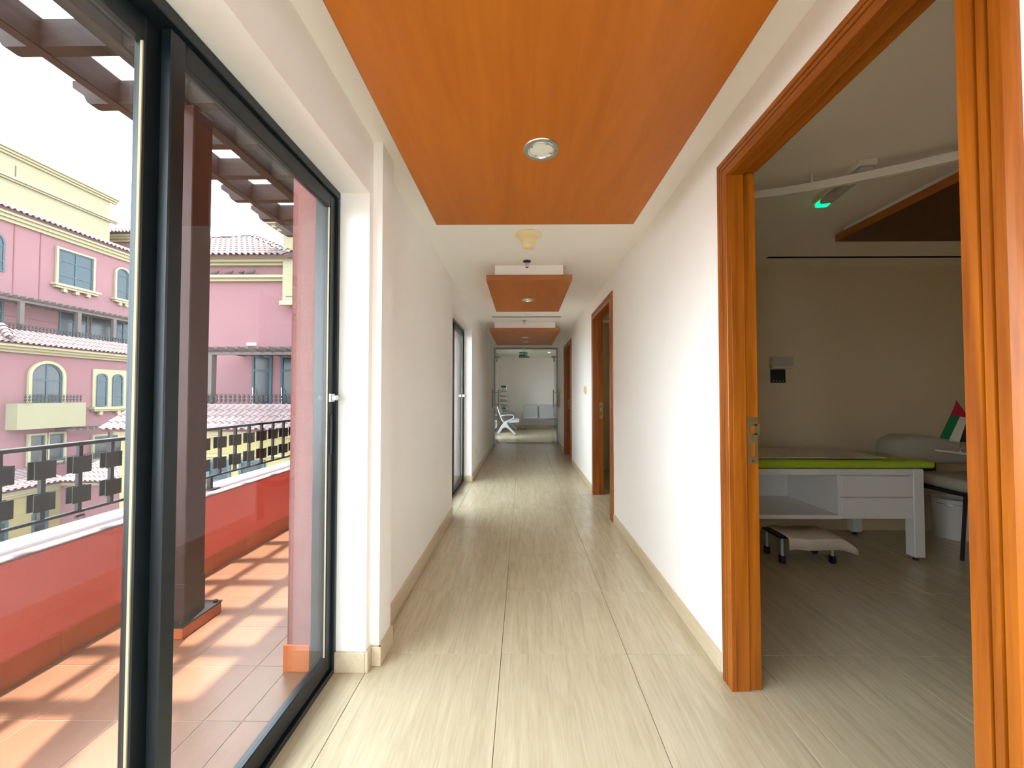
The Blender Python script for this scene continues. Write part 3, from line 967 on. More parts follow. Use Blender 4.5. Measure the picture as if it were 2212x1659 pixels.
dk = thing('overbed_table', 'white overbed tray table beside the padded chair', 'tray table', (3.42, 3.02, 0))
MB().box(0.0, 0.80, 0.0, 0.26, 0.785, 0.80).build('tray', M['offwhite'], dk, bevel=0.006)
MB().box(0.70, 0.76, 0.10, 0.16, 0.05, 0.785).build('column', M['grey'], dk)
MB().box(0.62, 0.84, 0.02, 0.24, 0.0, 0.05).build('foot', M['grey'], dk, bevel=0.008)

fg = thing('desk_flag', 'small red, green, white and black flag on the tray table', 'flag', (3.50, 3.15, 0.80))
MB().lathe([(0.032, 0.0), (0.032, 0.008), (0.010, 0.014), (0.006, 0.03)], n=18).build('base', M['chrome'], fg, smooth=True)
MB().tube([(0, 0, 0.02), (-0.045, -0.012, 0.41)], 0.004, 8).build('pole', M['chrome'], fg)


def flagpiece(pts, name, mt, dy):
    n = len(pts)
    v = [(x * 0.92, -0.020 + dy, z * 0.92 + 0.085) for x, z in pts] + [(x * 0.92, -0.018 + dy, z * 0.92 + 0.085) for x, z in pts]
    f = [tuple(range(n)), tuple(range(2 * n - 1, n - 1, -1))] + [(i, (i + 1) % n, n + (i + 1) % n, n + i) for i in range(n)]
    MB().add(v, f).build(name, M[mt], fg)


flagpiece([(-0.05, 0.345), (-0.105, 0.225), (0.055, 0.195)], 'red_band', 'fred', -0.002)
flagpiece([(-0.105, 0.225), (-0.205, 0.025), (-0.125, 0.012), (-0.025, 0.21)], 'green_stripe', 'fgreen', -0.001)
flagpiece([(-0.025, 0.21), (-0.125, 0.0), (-0.035, -0.01), (0.04, 0.20)], 'white_stripe', 'whitep', 0.0)
flagpiece([(0.04, 0.20), (-0.035, -0.01), (0.05, -0.01), (0.11, 0.18)], 'black_stripe', 'black', 0.001)

ct = MB()
pts = [(1.03, 2.235), (1.16, 2.205), (1.299, 2.163), (1.427, 2.126), (1.555, 2.077), (1.732, 1.988), (1.899, 1.896), (2.051, 1.799), (2.265, 1.639), (2.506, 1.427)]
n = len(pts)
tops = []
for i, (x, y) in enumerate(pts):
    a = Vector(pts[max(0, i - 1)])
    b = Vector(pts[min(n - 1, i + 1)])
    t = (b - a).normalized()
    nn = Vector((-t.y, t.x)) * 0.012
    ct.v += [(x - nn.x, y - nn.y, 2.344), (x + nn.x, y + nn.y, 2.344), (x + nn.x, y + nn.y, 2.386), (x - nn.x, y - nn.y, 2.386)]
for i in range(n - 1):
    for k in range(4):
        l = (k + 1) % 4
        ct.f.append((i * 4 + k, i * 4 + l, i * 4 + 4 + l, i * 4 + 4 + k))
ct.f += [(0, 1, 2, 3), (n * 4 - 4, n * 4 - 1, n * 4 - 2, n * 4 - 3)]
cr = thing('curtain_track', 'curved white curtain track across the examination room ceiling', 'curtain track')
ct.build('rail', M['whitep'], cr)
for (x, y) in (pts[1], pts[4], pts[8]):
    MB().tube([(x, y, 2.38), (x, y, ZC - 0.012)], 0.006, 8).build('ceiling_bracket', M['whitep'], cr)

em = thing('emergency_light', 'ceiling emergency light with a green glowing end', 'emergency light', (1.75, 1.955, ZC - 0.012))
em.rotation_euler = (0, 0, math.atan2(-(1.828 - 1.752), 0.43))
MB().box(-0.042, 0.042, 0.0, 0.43, -0.032, 0).build('housing', M['whitep'], em, bevel=0.004, seg=1)
MB().box(-0.036, 0.036, 0.008, 0.37, -0.058, -0.032).build('cover', M['clearp'], em, bevel=0.012)
MB().box(-0.034, 0.034, 0.372, 0.425, -0.056, -0.032).build('indicator_lens', M['led'], em, bevel=0.012)

dv = thing('wall_dispenser', 'beige box unit on the examination room back wall', 'dispenser', (2.405, 3.66, 1.545))
MB().box(-0.098, 0.098, -0.05, 0, -0.05, 0.055).build('body', M['disp'], dv, bevel=0.006)
MB().box(-0.09, 0.09, -0.054, -0.05, -0.045, -0.038).build('outlet_lip', M['offwhite'], dv)
bp = thing('switch_panel', 'black touch switch panel below the beige box', 'switch panel', (2.385, 3.66, 1.425))
MB().box(-0.068, 0.068, -0.012, 0, -0.062, 0.062).build('plate', M['black'], bp, bevel=0.002)
for k in range(4):
    MB().lathe([(0.006, 0), (0.005, 0.001)], n=10).build('touch_point', M['whitep'], bp, loc=(-0.042 + 0.028 * k, -0.012, -0.045)).rotation_euler = (PI / 2, 0, 0)

# second room, seen as a dark slit
cb = thing('storage_cabinet', 'white cabinet just visible inside the second doorway', 'cabinet', (1.55, 5.3, 0))
MB().box(0, 0.5, 0, 0.9, 0.08, 0.95).build('body', M['offwhite'], cb, bevel=0.004)
MB().box(0.02, 0.48, 0.02, 0.88, 0.0, 0.08).build('plinth', M['black'], cb)
MB().box(-0.02, 0.52, -0.02, 0.92, 0.95, 0.98).build('worktop', M['black'], cb)
for k in range(2):
    d = MB().box(0.01 + 0.245 * k, 0.24 + 0.245 * k, -0.018, 0.0, 0.10, 0.93).build('door', M['offwhite'], cb, bevel=0.003)
    MB().box(0.20 + 0.04 * k, 0.212 + 0.04 * k, -0.03, -0.018, 0.62, 0.74).build('handle', M['steel'], d)
c2 = thing('curtain_track', 'straight white curtain track inside the second doorway', 'curtain track')
MB().box(1.1, 2.3, 5.55, 5.58, 2.28, 2.32).build('rail', M['whitep'], c2)
for x in (1.2, 2.2):
    MB().tube([(x, 5.565, 2.32), (x, 5.565, ZC)], 0.006, 8).build('ceiling_bracket', M['whitep'], c2)

# ================================================================== outside: balcony
bf = tag(B(-2.51, -0.957, -3.0, 10.0, -0.2, -0.0016).build('balcony_floor', M['groutp']),
         'terracotta tiled floor of the balcony', 'floor', kind='structure')
bxj = [-2.205, -1.882, -1.552, -1.222, -1.072, -0.958]
bt_cache = {}
for i in range(5):
    for j in range(-7, 24):
        x0, x1 = bxj[i], bxj[i + 1]
        y0 = 1.509 + 0.302 * j
        if i == 4 and not (y0 < 1.6 or 3.9 < y0 < 5.4):
            continue
        k = round(x1 - x0, 3)
        if k not in bt_cache:
            bt_cache[k] = B(0.002, x1 - x0 - 0.002, 0.002, 0.300, -0.0016, 0.0).mesh('tile', M['terra'], bevel=0.0006, seg=1)
        link('tile', bt_cache[k], bf, (x0, y0, 0))
skirting('baseboard_balcony', [('y', -2.205, 1, -0.6, 8.0), ('y', -1.07, -1, 1.785, 4.06), ('x', 1.785, -1, -1.084, -0.962)],
         'terracotta tile skirting around the balcony floor', h=0.118, t=0.011, mt='terra_s', ln=0.302)

pp = thing('balcony_parapet', 'low red stucco balcony parapet with pale coping', 'parapet', kind='structure')
MB().box(-2.50, -2.206, -3.0, 10.0, -0.2, 0.530).build('parapet_wall', M['redstucco'], pp)
MB().box(-2.505, -2.203, -3.0, 10.0, 0.530, 0.546).build('coping', M['coping'], pp, bevel=0.006)

rl = thing('balcony_railing', 'black iron balcony railing with square plates on the red parapet', 'railing')
MB().box(-2.352, -2.308, -1.0, 9.5, 0.985, 1.005).build('top_rail', M['iron'], rl, bevel=0.004)
MB().box(-2.342, -2.318, -1.0, 9.5, 0.634, 0.648).build('bottom_rail', M['iron'], rl, bevel=0.003)
bar_me = MB().box(-0.009, 0.009, -0.009, 0.009, 0.648, 0.985).mesh('baluster', M['iron'])
pl_me = MB().box(-0.003, 0.003, -0.043, 0.043, -0.043, 0.043).mesh('plate', M['iron'], bevel=0.001, seg=1)
for k in range(-4, 20):
    y = 1.872 + 0.1585 * k
    b = link('baluster', bar_me, rl, (-2.33, y, 0))
    for dx in (-0.017, 0.017):
        for z in (0.886, 0.731):
            link('plate', pl_me, b, (dx, 0, z))
rest = MB()
for k in range(20, 46):
    y = 1.872 + 0.1585 * k
    rest.box(-2.339, -2.321, y - 0.009, y + 0.009, 0.648, 0.985)
    for dx in (-0.017, 0.017):
        for z in (0.886, 0.731):
            rest.box(-2.33 + dx - 0.003, -2.33 + dx + 0.003, y - 0.043, y + 0.043, z - 0.043, z + 0.043)
ro = rest.build('far_balusters', M['iron'], rl)
ro['kind'] = 'stuff'
for y in (0.2, 2.89, 5.9, 8.9):
    s_ = MB().box(-2.345, -2.315, y - 0.012, y + 0.012, 0.546, 0.634)
    s_.box(-2.38, -2.28, y - 0.04, y + 0.04, 0.546, 0.556)
    s_.build('stanchion_foot', M['iron'], rl)

pg = thing('pergola', 'brown wooden pergola over the balcony with shaped rafter tails', 'pergola')
for a, b in ((-2.235, -2.18), (-1.872, -1.80), (-1.13, -1.07)):
    MB().box(a, b, -2.6, 9.6, 2.818, 2.962).build('beam', M['pergola'], pg, bevel=0.003, seg=1)
rp = [(-1.072, 2.822), (-2.335, 2.822), (-2.352, 2.828), (-2.363, 2.845), (-2.372, 2.866), (-2.392, 2.880), (-2.432, 2.908), (-2.436, 2.916), (-2.436, 2.950), (-1.072, 2.950)]
rm_ = MB().prism(rp, 'y', 0, 0.055).mesh('rafter', M['pergola'])
for k in range(-12, 22):
    link('rafter', rm_, pg, (0, 2.042 + 0.345 * k, 0))
for y in (-1.35, 2.11, 5.57, 9.03):
    p = MB().box(-1.902, -1.772, y - 0.065, y + 0.065, 0.06, 2.818).build('post', M['post'], pg, bevel=0.004, seg=1)
    MB().box(-1.905, -1.769, y - 0.068, y + 0.068, 0.066, 0.26).build('post_sleeve', M['post'], p, bevel=0.003, seg=1)
    MB().box(-1.95, -1.735, y - 0.115, y + 0.150, 0.058, 0.066).build('base_plate', M['iron'], p)
    for dx, dy in ((-0.185, -0.095), (-0.02, -0.095), (-0.02, 0.125), (-0.185, 0.125)):
        MB().lathe([(0.012, 0), (0.012, 0.012), (0.007, 0.016)], n=6).build('bolt', M['iron'], p, loc=(-1.735 + dx, y + dy, 0.066))
    q = MB().box(-1.948, -1.738, y - 0.112, y + 0.148, 0, 0.058).build('plinth', M['terra_s'], p, bevel=0.003, seg=1)

tag(B(-90, 60, -60, 120, -9.2, -9.0).build('ground', M['ground']), 'courtyard ground far below the balcony', 'ground', kind='structure')


# ================================================================== outside: neighbouring buildings
class Face:
    """maps facade coordinates (u along, v up, d outward) to the world"""
    def __init__(s, kind, pos):
        s.k, s.p = kind, pos

    def box(s, m_, u0, u1, v0, v1, d0, d1):
        if s.k == 'x':
            m_.box(s.p + d0, s.p + d1, u0, u1, v0, v1)
        else:
            m_.box(u0, u1, s.p - d1, s.p - d0, v0, v1)

    def prism(s, m_, poly, d0, d1):
        if s.k == 'x':
            m_.prism(poly, 'x', s.p + d0, s.p + d1)
        else:
            m_.prism(poly, 'y', s.p - d1, s.p - d0)

    def ring(s, m_, outer, inner, d0, d1):
        """frame between two outlines with the same number of points"""
        def P(p, d):
            return (s.p + d, p[0], p[1]) if s.k == 'x' else (p[0], s.p - d, p[1])
        n_ = len(outer)
        vs = [P(p, d0) for p in outer] + [P(p, d1) for p in outer] + [P(p, d1) for p in inner] + [P(p, d0) for p in inner]
        fs = []
        for i in range(n_):
            j = (i + 1) % n_
            fs += [(i, j, n_ + j, n_ + i), (n_ + i, n_ + j, 2 * n_ + j, 2 * n_ + i), (2 * n_ + i, 2 * n_ + j, 3 * n_ + j, 3 * n_ + i)]
        m_.add(vs, fs)


def arch_outline(u0, u1, v0, v1, arch, n=12):
    if not arch:
        return [(u0, v0), (u1, v0), (u1, v1), (u0, v1)]
    r = (u1 - u0) / 2
    c = (u0 + u1) / 2
    ry = r if arch is True else arch
    return [(u0, v0), (u1, v0)] + [(c + r * math.cos(PI * k / n), v1 - ry + ry * math.sin(PI * k / n)) for k in range(n + 1)]


def window(f, par, u0, u1, v0, v1, arch=False, cols=1, bars=(), surround=0.0, sill=0, pane='fpane', name='window', fw=0.07, frame='fframe'):
    o = MB()
    f.ring(o, arch_outline(u0, u1, v0, v1, arch), arch_outline(u0 + fw, u1 - fw, v0 + fw, v1 - fw, (True if arch is True else (arch * 0.92 if arch else False))), 0.0, 0.05)
    for k in range(1, cols):
        c = u0 + (u1 - u0) * k / cols
        f.box(o, c - fw * 0.45, c + fw * 0.45, v0 + fw, v1 - fw, 0.0, 0.045)
    for bz in bars:
        f.box(o, u0 + fw * 0.6, u1 - fw * 0.6, bz - fw * 0.4, bz + fw * 0.4, 0.0, 0.047)
    w = o.build(name, M[frame], par)
    g_ = MB()
    f.prism(g_, arch_outline(u0 + 0.03, u1 - 0.03, v0 + 0.03, v1 - 0.03, arch), 0.002, 0.018)
    g_.build('pane', M[pane], w)
    if surround:
        s_ = MB()
        a = surround
        f.ring(s_, arch_outline(u0 - a, u1 + a, v0 - (0 if sill else a), v1 + a, True if arch is True else (arch + a if arch else False)), arch_outline(u0, u1, v0, v1, arch), 0.0, 0.11)
        s_.build('surround', M['trimy'], w)
    if sill:
        s_ = MB()
        f.box(s_, u0 - 0.28, u1 + 0.28, v0 - 0.10, v0 + 0.02, 0, 0.30)
        f.box(s_, u0 - 0.20, u1 + 0.20, v0 - 0.22, v0 - 0.10, 0, 0.22)
        for k in range(sill):
            c = u0 + (u1 - u0) * (k + 0.5) / sill if sill > 1 else (u0 + u1) / 2
            f.box(s_, c - 0.09, c + 0.09, v0 - 0.40, v0 - 0.22, 0, 0.18)
        s_.build('sill', M['trimy'], w)
    return w


def far_railing(f, par, u0, u1, v0, v1, d, pitch=0.155, ends=False):
    o = MB()
    f.box(o, u0, u1, v1 - 0.02, v1, d - 0.02, d + 0.02)
    f.box(o, u0, u1, v0, v0 + 0.014, d - 0.012, d + 0.012)
    n_ = int((u1 - u0) / pitch)
    h = v1 - v0
    for k in range(n_ + 1):
        u = u0 + k * pitch + 0.02
        f.box(o, u - 0.009, u + 0.009, v0, v1, d - 0.009, d + 0.009)
        for zz in (0.33, 0.70):
            f.box(o, u - 0.042, u + 0.042, v0 + h * zz - 0.042, v0 + h * zz + 0.042, d - 0.016, d + 0.016)
    return o.build('railing', M['iron'], par)


def tile_mesh(p, L_):
    xs = [0.0, 0.09, 0.22, 0.36, 0.50, 0.60, 0.80, 1.06]
    zs = [0.0, 0.62, 1.0, 1.0, 0.62, 0.0, -0.22, -0.02]
    h = p * 0.27
    t = 0.022
    v = []
    for y, lift in ((0.0, 0.034), (L_ * 1.10, 0.0)):
        for th in (0, 1):
            v += [(x * p, y, z * h + lift - th * t) for x, z in zip(xs, zs)]
    n_ = len(xs)
    fs = []
    for i in range(n_ - 1):
        fs.append((i, i + 1, 2 * n_ + i + 1, 2 * n_ + i))
        fs.append((i, n_ + i, n_ + i + 1, i + 1))
        fs.append((n_ + i, 3 * n_ + i, 3 * n_ + i + 1, n_ + i + 1))
    return MB().add(v, fs).mesh('roof_tile', M['rooft'], smooth=False)


def tiled_roof(par, P0, U, S, ncol, nrow, pitch, keep=None, base_poly=None, th=0.12):
    """P0: eave start, U: unit along the eave, S: whole up-slope vector"""
    P0, U, S = Vector(P0), Vector(U), Vector(S)
    N = U.cross(S).normalized()
    if N.z < 0:
        N = -N
    row = S.length / nrow
    Sd = S.normalized()
    if base_poly is None:
        base_poly = [P0, P0 + U * ncol * pitch, P0 + U * ncol * pitch + S, P0 + S]
    base_poly = [Vector(p) for p in base_poly]
    n_ = len(base_poly)
    vs = [p - N * 0.02 for p in base_poly] + [p - N * th for p in base_poly]
    fs = [tuple(range(n_)), tuple(range(2 * n_ - 1, n_ - 1, -1))] + [(i, n_ + i, n_ + (i + 1) % n_, (i + 1) % n_) for i in range(n_)]
    roof = MB().add(vs, fs).build('roof', M['roofbase'], par)
    # right-handed tile axes
    X_ = U if U.cross(Sd).dot(N) > 0 else -U
    tm_ = tile_mesh(pitch, row)
    for r in range(nrow):
        for c in range(ncol):
            if keep and not keep(c + 0.5, r + 0.5):
                continue
            q = P0 + U * (c * pitch if X_ == U else (c + 1) * pitch) + Sd * (r * row - 0.06)
            o = bpy.data.objects.new('roof_tile', tm_)
            COL.objects.link(o)
            o.parent = roof
            o.matrix_basis = Matrix((( X_.x, Sd.x, N.x, q.x), (X_.y, Sd.y, N.y, q.y), (X_.z, Sd.z, N.z, q.z), (0, 0, 0, 1)))
    return roof


def ridge_caps(roof, a, b, n_, r=0.11):
    a, b = Vector(a), Vector(b)
    L_ = (b - a).length / n_
    me = MB()
    pts0 = [(r * math.cos(PI * k / 6), r * math.sin(PI * k / 6)) for k in range(7)]
    vs = [(x, 0, z + 0.02) for x, z in pts0] + [(x * 0.82, L_ * 1.1, z * 0.82) for x, z in pts0]
    fs = [(i, i + 1, 8 + i, 7 + i) for i in range(6)]
    me = MB().add(vs, fs).mesh('ridge_tile', M['rooft'], smooth=True)
    d = (b - a).normalized()
    x = d.cross(Vector((0, 0, 1))).normalized()
    z = x.cross(d)
    for k in range(n_):
        q = a + d * L_ * k
        o = bpy.data.objects.new('ridge_tile', me)
        COL.objects.link(o)
        o.parent = roof
        o.matrix_basis = Matrix(((x.x, d.x, z.x, q.x), (x.y, d.y, z.y, q.y), (x.z, d.z, z.z, q.z), (0, 0, 0, 1)))


def cornice(f, par, u0, u1, v0, v1, d, name='cornice', mt='trimy', steps=3):
    o = MB()
    h = (v1 - v0) / steps
    for k in range(steps):
        f.box(o, u0 - d * (k + 1) / steps * 0.0, u1, v0 + k * h, v0 + (k + 1) * h, -0.05, d * (k + 1) / steps)
    return o.build(name, M[mt], par)


# ---- building along the left of the courtyard
A = thing('apartment_building', 'pink apartment building with yellow tower on the left of the courtyard', 'building', (-26, 21, -9))
AO = Vector((-26, 21, -9))
_kids_start = set(bpy.data.objects)
fA, fL = Face('x', -26.0), Face('x', -23.6)
MB().box(-34, -26, 8, 27.5, -9, 10.45).build('upper_wall', M['pink'], A)
MB().box(-26, -23.6, 8, 27.5, -9, 3.4).build('lower_wall', M['pink'], A)
MB().box(-34, -28, 8, 25.85, 10.45, 14.45).build('tower', M['yellow'], A)
fT = Face('x', -28.0)
cornice(fT, A, 8, 26.2, 14.30, 14.66, 0.35)
cornice(fT, A, 8, 26.25, 12.95, 13.15, 0.22, steps=2)
MB().box(-28.02, -27.98, 20.9, 20.94, 13.3, 13.9).build('crack', M['farwood'], A)
cornice(fA, A, 8, 27.5, 9.97, 10.45, 0.42)
tiled_roof(A, (-25.45, 15.8, 10.52), (0, 1, 0), (-1.0, 0, 0.50), 42, 2, 0.24)
g = MB()
for y in (19.45, 20.53):
    g.box(-26.0, -25.985, y - 0.02, y + 0.02, 6.1, 9.97)
for z in (5.25,):
    g.box(-26.0, -25.985, 19.2, 21.38, z - 0.015, z + 0.015)
g.build('render_joint', M['joint'], A)
window(fA, A, 21.30, 23.08, 7.45, 9.44, cols=2, bars=(8.82, 8.0), surround=0.10, sill=3)
window(fA, A, 24.42, 25.20, 7.40, 9.40, arch=0.32, bars=(8.95, 7.95), surround=0.10, sill=2)
window(fA, A, 17.90, 19.10, 7.40, 9.40, arch=0.55, cols=2, bars=(8.7, 7.95), surround=0)
window(fA, A, 21.45, 22.90, 4.20, 6.03, cols=2, bars=(5.45,), pane='dpane', name='glazed_door', fw=0.09)
window(fA, A, 23.02, 24.26, 4.20, 6.05, pane='dpane', name='terrace_opening', fw=0.05, frame='farwood')
window(fA, A, 24.50, 25.40, 4.20, 6.05, cols=2, bars=(5.4,), name='glazed_door', fw=0.09)
window(fA, A, 18.20, 19.12, 4.20, 6.05, bars=(5.4,), name='glazed_door', fw=0.09)
MB().box(-26, -24.25, 15, 27.5, 3.9, 4.22).build('terrace_slab', M['trimy'], A)
far_railing(fA, A, 17.0, 25.5, 4.33, 4.69, 1.6, 0.147)
pgA = MB().box(-24.56, -24.44, 15.5, 26, 5.78, 5.90).build('terrace_pergola', M['farwood'], A)
for y in (18.66, 21.12, 22.98, 25.2, 16.2):
    MB().box(-24.58, -24.42, y - 0.085, y + 0.085, 4.22, 5.78).build('pergola_post', M['farwood'], pgA)
rA = MB().prism([(-26, 5.90), (-24.34, 5.90), (-24.26, 5.96), (-24.26, 6.06), (-26, 6.06)], 'y', 0, 0.09).mesh('pergola_rafter', M['farwood'])
for k in range(30):
    link('pergola_rafter', rA, pgA, (0, 16.52 + 0.305 * k, 0))
for k in range(7):
    MB().box(-25.9 + 0.22 * k, -25.85 + 0.22 * k, 15.6, 25.9, 6.06, 6.10).build('pergola_lath', M['farwood'], pgA)
rr = tiled_roof(A, (-23.15, 15.6, 3.66), (0, 1, 0), (-1.15, 0, 0.70), 44, 3, 0.22)
ridge_caps(rr, (-23.1, 17.25, 3.80), (-24.2, 17.75, 4.48), 4, 0.16)
cornice(fL, A, 12, 27.5, 3.22, 3.60, 0.40)
window(fL, A, 18.40, 19.66, 0.80, 2.80, arch=True, cols=2, bars=(1.97,), surround=0.13, pane='dpane', name='arched_door', fw=0.08)
fL2 = Face('x', -23.54)
ws = MB()
fL.box(ws, 21.08, 22.86, 0.55, 2.68, 0, 0.06)
ws.build('window_surround', M['trimy'], A)
ws = MB()
fL.box(ws, 20.98, 22.96, 0.45, 0.58, 0, 0.28)
fL.box(ws, 21.05, 22.90, 0.34, 0.45, 0, 0.20)
for u in (21.45, 22.40):
    fL.box(ws, u - 0.09, u + 0.09, 0.14, 0.34, 0, 0.16)
ws.build('sill', M['trimy'], A)
window(fL2, A, 21.25, 21.80, 0.62, 2.45, arch=0.24, bars=(2.02, 1.2))
window(fL2, A, 22.08, 22.66, 0.62, 2.45, arch=0.25, bars=(2.02, 1.2))
bal = MB().prism([(-23.6, 17.55), (-23.15, 17.62), (-22.9, 18.3), (-22.9, 20.2), (-23.6, 20.2)], 'z', -0.36, 0.85).build('balcony_box', M['yellow'], A)
far_railing(fL, A, 17.75, 20.1, 0.88, 1.26, 0.62, 0.15)
window(fL, A, 18.42, 18.99, -2.08, -0.72, surround=0.10, name='window', pane='dpane')
window(fL, A, 19.16, 19.78, -2.08, -0.72, surround=0.10, name='window', pane='dpane')
window(fL, A, 21.2, 22.75, -2.3, -1.05, cols=2, surround=0.1, pane='dpane')
far_railing(fL, A, 19.4, 23.4, -2.22, -1.86, 0.55, 0.15)
pgB = MB().box(-22.9, -22.8, 19.4, 24, -0.62, -0.54).build('lower_pergola', M['farwood'], A)
MB().box(-22.92, -22.78, 21.32, 21.46, -2.3, -0.62).build('pergola_post', M['farwood'], pgB)
rB = MB().box(-23.6, -22.65, 0, 0.08, -0.54, -0.46).mesh('pergola_rafter', M['farwood'])
for k in range(15):
    link('pergola_rafter', rB, pgB, (0, 19.45 + 0.3 * k, 0))
# lower wing in front, yellow towards the courtyard
MB().box(-23.6, -22.2, 8, 18.6, -9, -2.95).build('wing_wall', M['yellow2'], A)
fW = Face('x', -22.2)
cornice(fW, A, 8, 18.5, -3.25, -2.86, 0.25, steps=3)
tiled_roof(A, (-21.88, 14.9, -2.82), (0, 1, 0), (-1.75, 0, 0.55), 16, 4, 0.235)
window(fW, A, 15.9, 16.68, -5.4, -4.15, fw=0.1)
window(fW, A, 17.5, 18.1, -5.4, -4.15, fw=0.1, pane='dpane')
wj = MB()
wj.box(-22.2, -22.185, 14, 17.45, -4.02, -3.99)
wj.build('render_joint', M['trimy'], A)
# cross wing, pink, facing the balcony
MB().box(-22.2, -15.0, 18.6, 27, -9, -2.95).build('cross_wing_wall', M['pink'], A)
fC = Face('y', 18.6)
cornice(fC, A, -22.2, -15, -3.08, -2.86, 0.25, steps=2)
tiled_roof(A, (-22.1, 18.3, -2.82), (1, 0, 0), (0, 1.9, 0.62), 26, 5, 0.235)
window(fC, A, -18.95, -18.2, -5.2, -3.85)
wl = MB()
wl.box(-21.1, -21.0, 18.3, 18.6, -4.52, -4.44)
wl.lathe([(0.08, 0), (0.03, 0.12)], c=(-21.05, 18.27, -4.55), n=10)
wl.build('wall_lamp', M['iron'], A)
# block behind the tower
MB().box(-33, -26.6, 28.0, 34, 3, 12.9).build('rear_block_wall', M['pink'], A)
fR = Face('y', 28.0)
cornice(fR, A, -33, -26.3, 12.45, 12.95, 0.4)
cornice(fR, A, -33, -26.4, 11.5, 11.7, 0.15, steps=1)
tiled_roof(A, (-33, 27.5, 13.0), (1, 0, 0), (0, 2.4, 1.3), 26, 5, 0.26)

# ---- building facing the viewer at the end of the courtyard
Bd = thing('apartment_building', 'pink building facing the balcony, with tiled roofs and a terrace of glass doors', 'building', (-9, 15, -9))
fB = Face('y', 15.0)
MB().box(-13.4, -4.5, 15, 24, 0.2, 6.5).build('upper_wall', M['pink'], Bd)
MB().box(-13.0, -4.5, 12.5, 15, -9, 0.25).build('lower_wall', M['yellow2'], Bd)
MB().box(-13.2, -4.5, 13.05, 15, 0.2, 0.42).build('terrace_slab', M['trimy'], Bd)
cornice(fB, Bd, -13.4, -8.9, 6.26, 6.50, 0.55, steps=3)
cornice(fB, Bd, -13.4, -9.1, 5.66, 5.86, 0.28, steps=2, name='ledge')


def keepB(c, r):
    X__ = -13.6 + c * 0.22
    t = (r) / 9.0
    return X__ < -8.75 - 3.25 * t and t < 1.0 - max(0, (-12.0 - X__)) * 0.085


rb = tiled_roof(Bd, (-13.6, 14.35, 6.52), (1, 0, 0), (0, 2.65, 1.74), 23, 9, 0.22, keep=keepB,
                base_poly=[(-13.6, 14.35, 6.52), (-8.6, 14.35, 6.52), (-12.0, 17.0, 8.26), (-13.6, 16.65, 8.02)])
ridge_caps(rb, (-8.65, 14.38, 6.56), (-12.0, 17.0, 8.30), 12, 0.10)
ridge_caps(rb, (-13.6, 16.65, 8.06), (-12.0, 17.0, 8.30), 4, 0.09)
MB().add([(-8.6, 14.35, 6.5), (-8.6, 19.6, 6.5), (-12.0, 17.0, 8.24), (-13.6, 19.6, 6.5), (-13.6, 17, 8.0), (-13.6, 14.35, 6.5)],
         [(0, 1, 2), (1, 3, 4, 2), (0, 5, 3, 1)]).build('roof_side', M['rooft'], Bd)
# yellow corner tower
tw = MB().box(-9.14, -6.5, 14.62, 17.5, 4.82, 7.55).build('corner_tower', M['yellow'], Bd)
fY = Face('y', 14.62)
cornice(fY, Bd, -9.22, -6.5, 4.66, 4.82, 0.06, steps=1)
MB().box(-9.0, -6.5, 14.60, 14.63, 4.98, 5.01).build('groove', M['farwood'], Bd)
m_ = MB()
for k in range(4):
    m_.box(-9.14 - 0.14 * (k + 1), -6.5, 14.62 - 0.14 * (k + 1), 17.5, 7.45 + 0.09 * k, 7.45 + 0.09 * (k + 1))
m_.build('tower_cornice', M['trimy'], Bd)
window(fB, Bd, -10.50, -9.72, 0.42, 2.78, bars=(2.2,), name='terrace_door', fw=0.09, pane='dpane')
window(fB, Bd, -9.38, -8.60, 0.42, 2.78, bars=(2.2,), name='terrace_door', fw=0.09, pane='dpane')
window(fB, Bd, -8.26, -7.48, 0.42, 2.78, bars=(2.2,), name='terrace_door', fw=0.09, pane='dpane')
for u in (-10.44, -9.32):
    MB().tube([(u, 14.93, 1.52), (u + 0.05, 14.86, 1.45), (u + 0.06, 14.86, 0.98), (u, 14.93, 0.90)], 0.014, 6).build('door_handle', M['whitep'], Bd)
far_railing(fB, Bd, -13.0, -5.0, 0.96, 1.28, 1.8, 0.157)
MB().box(-13.2, -4.5, 13.12, 13.28, 0.42, 0.93).build('terrace_upstand', M['coping'], Bd)
pgC = MB().box(-10.95, -5, 13.35, 13.47, 2.64, 2.74).build('terrace_pergola', M['farwood'], Bd)
MB().box(-10.95, -10.72, 13.28, 13.50, 0.42, 2.64).build('pergola_post', M['farwood'], pgC)
MB().box(-6.2, -6.0, 13.28, 13.48, 0.42, 2.64).build('pergola_post', M['farwood'], pgC)
rC = MB().prism([(15, 2.74), (13.25, 2.74), (13.10, 2.82), (13.08, 2.90), (15, 2.90)], 'x', 0, 0.09).mesh('pergola_rafter', M['farwood'])
for k in range(16):
    link('pergola_rafter', rC, pgC, (-10.85 + 0.358 * k, 0, 0))
for k in range(6):
    MB().box(-10.9, -5, 13.5 + 0.24 * k, 13.55 + 0.24 * k, 2.90, 2.94).build('pergola_lath', M['farwood'], pgC)
MB().box(-10.69, -10.37, 14.92, 15.0, 3.16, 3.27).build('wall_light', M['whitep'], Bd)
tiled_roof(Bd, (-13.2, 12.05, 0.20), (1, 0, 0), (0, 1.15, 0.72), 38, 4, 0.222)
fBl = Face('y', 12.5)
cornice(fBl, Bd, -13.0, -4.5, -0.12, 0.18, 0.3, steps=3)
cornice(fBl, Bd, -13.0, -4.5, -0.74, -0.66, 0.06, steps=1, name='string_course')
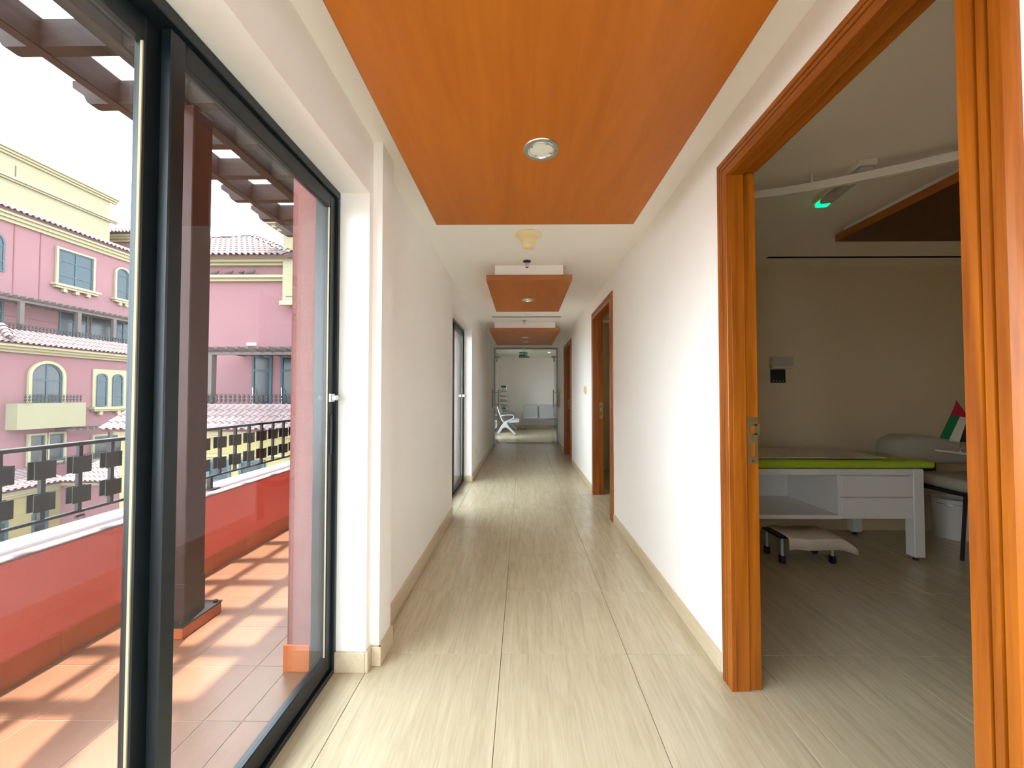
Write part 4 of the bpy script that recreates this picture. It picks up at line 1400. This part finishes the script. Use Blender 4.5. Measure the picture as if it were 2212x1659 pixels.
window(fBl, Bd, -10.15, -9.40, -2.2, -0.84, cols=1, bars=(-1.5,), fw=0.09)
window(fBl, Bd, -9.12, -8.28, -2.2, -0.84, cols=1, bars=(-1.5,), fw=0.09)
window(fBl, Bd, -11.2, -10.4, -2.2, -0.84, cols=1, bars=(-1.5,), fw=0.09)
MB().tube([(-8.18, 12.45, 0.02), (-8.12, 12.40, 0.10), (-8.06, 12.45, 0.02), (-8.12, 12.45, -0.05)], 0.02, 6, closed=True).build('wall_ring', M['iron'], Bd)

# things parented to the two building empties keep world coordinates
for root in (A, Bd):
    inv = Matrix.Translation(-Vector(root.location))
    for c in root.children:
        c.matrix_parent_inverse = inv


# pigeons on the ledge
def pigeon(x, y, z, rz, label, s=1.0):
    root = thing('pigeon', label, 'bird', (x, y, z), rz, group='pigeons on the ledge')
    b = MB()
    pts = [(-0.16, 0, 0.055), (-0.11, 0, 0.07), (-0.06, 0, 0.085), (0.0, 0, 0.095), (0.05, 0, 0.105), (0.085, 0, 0.135), (0.10, 0, 0.165), (0.112, 0, 0.185), (0.125, 0, 0.19), (0.135, 0, 0.188)]
    rad = [0.012, 0.026, 0.045, 0.055, 0.05, 0.034, 0.026, 0.026, 0.018, 0.004]
    b.tube([(a * s, c, d * s) for a, c, d in pts], [r * s for r in rad], 10)
    b.build('body', M['bird'], root, smooth=True)
    for sy in (-1, 1):
        MB().tube([(0.0, 0.018 * sy, 0.06), (0.005, 0.018 * sy, 0.0), (0.03, 0.018 * sy, 0.003)], 0.004, 5).build('leg', M['fred'], root)
    MB().tube([(0.13 * s, 0, 0.188 * s), (0.155 * s, 0, 0.180 * s)], [0.006, 0.001], 5).build('beak', M['black'], root)


pigeon(-11.87, 14.78, 5.86, 0.5, 'leftmost pigeon on the yellow ledge under the tiled roof')
pigeon(-11.31, 14.78, 5.86, 0.8, 'second pigeon from the left on the yellow ledge')
pigeon(-10.84, 14.78, 5.86, 1.45, 'third pigeon from the left on the yellow ledge')
pigeon(-10.47, 14.78, 5.86, 0.3, 'rightmost pigeon on the yellow ledge, largest looking', 1.15)
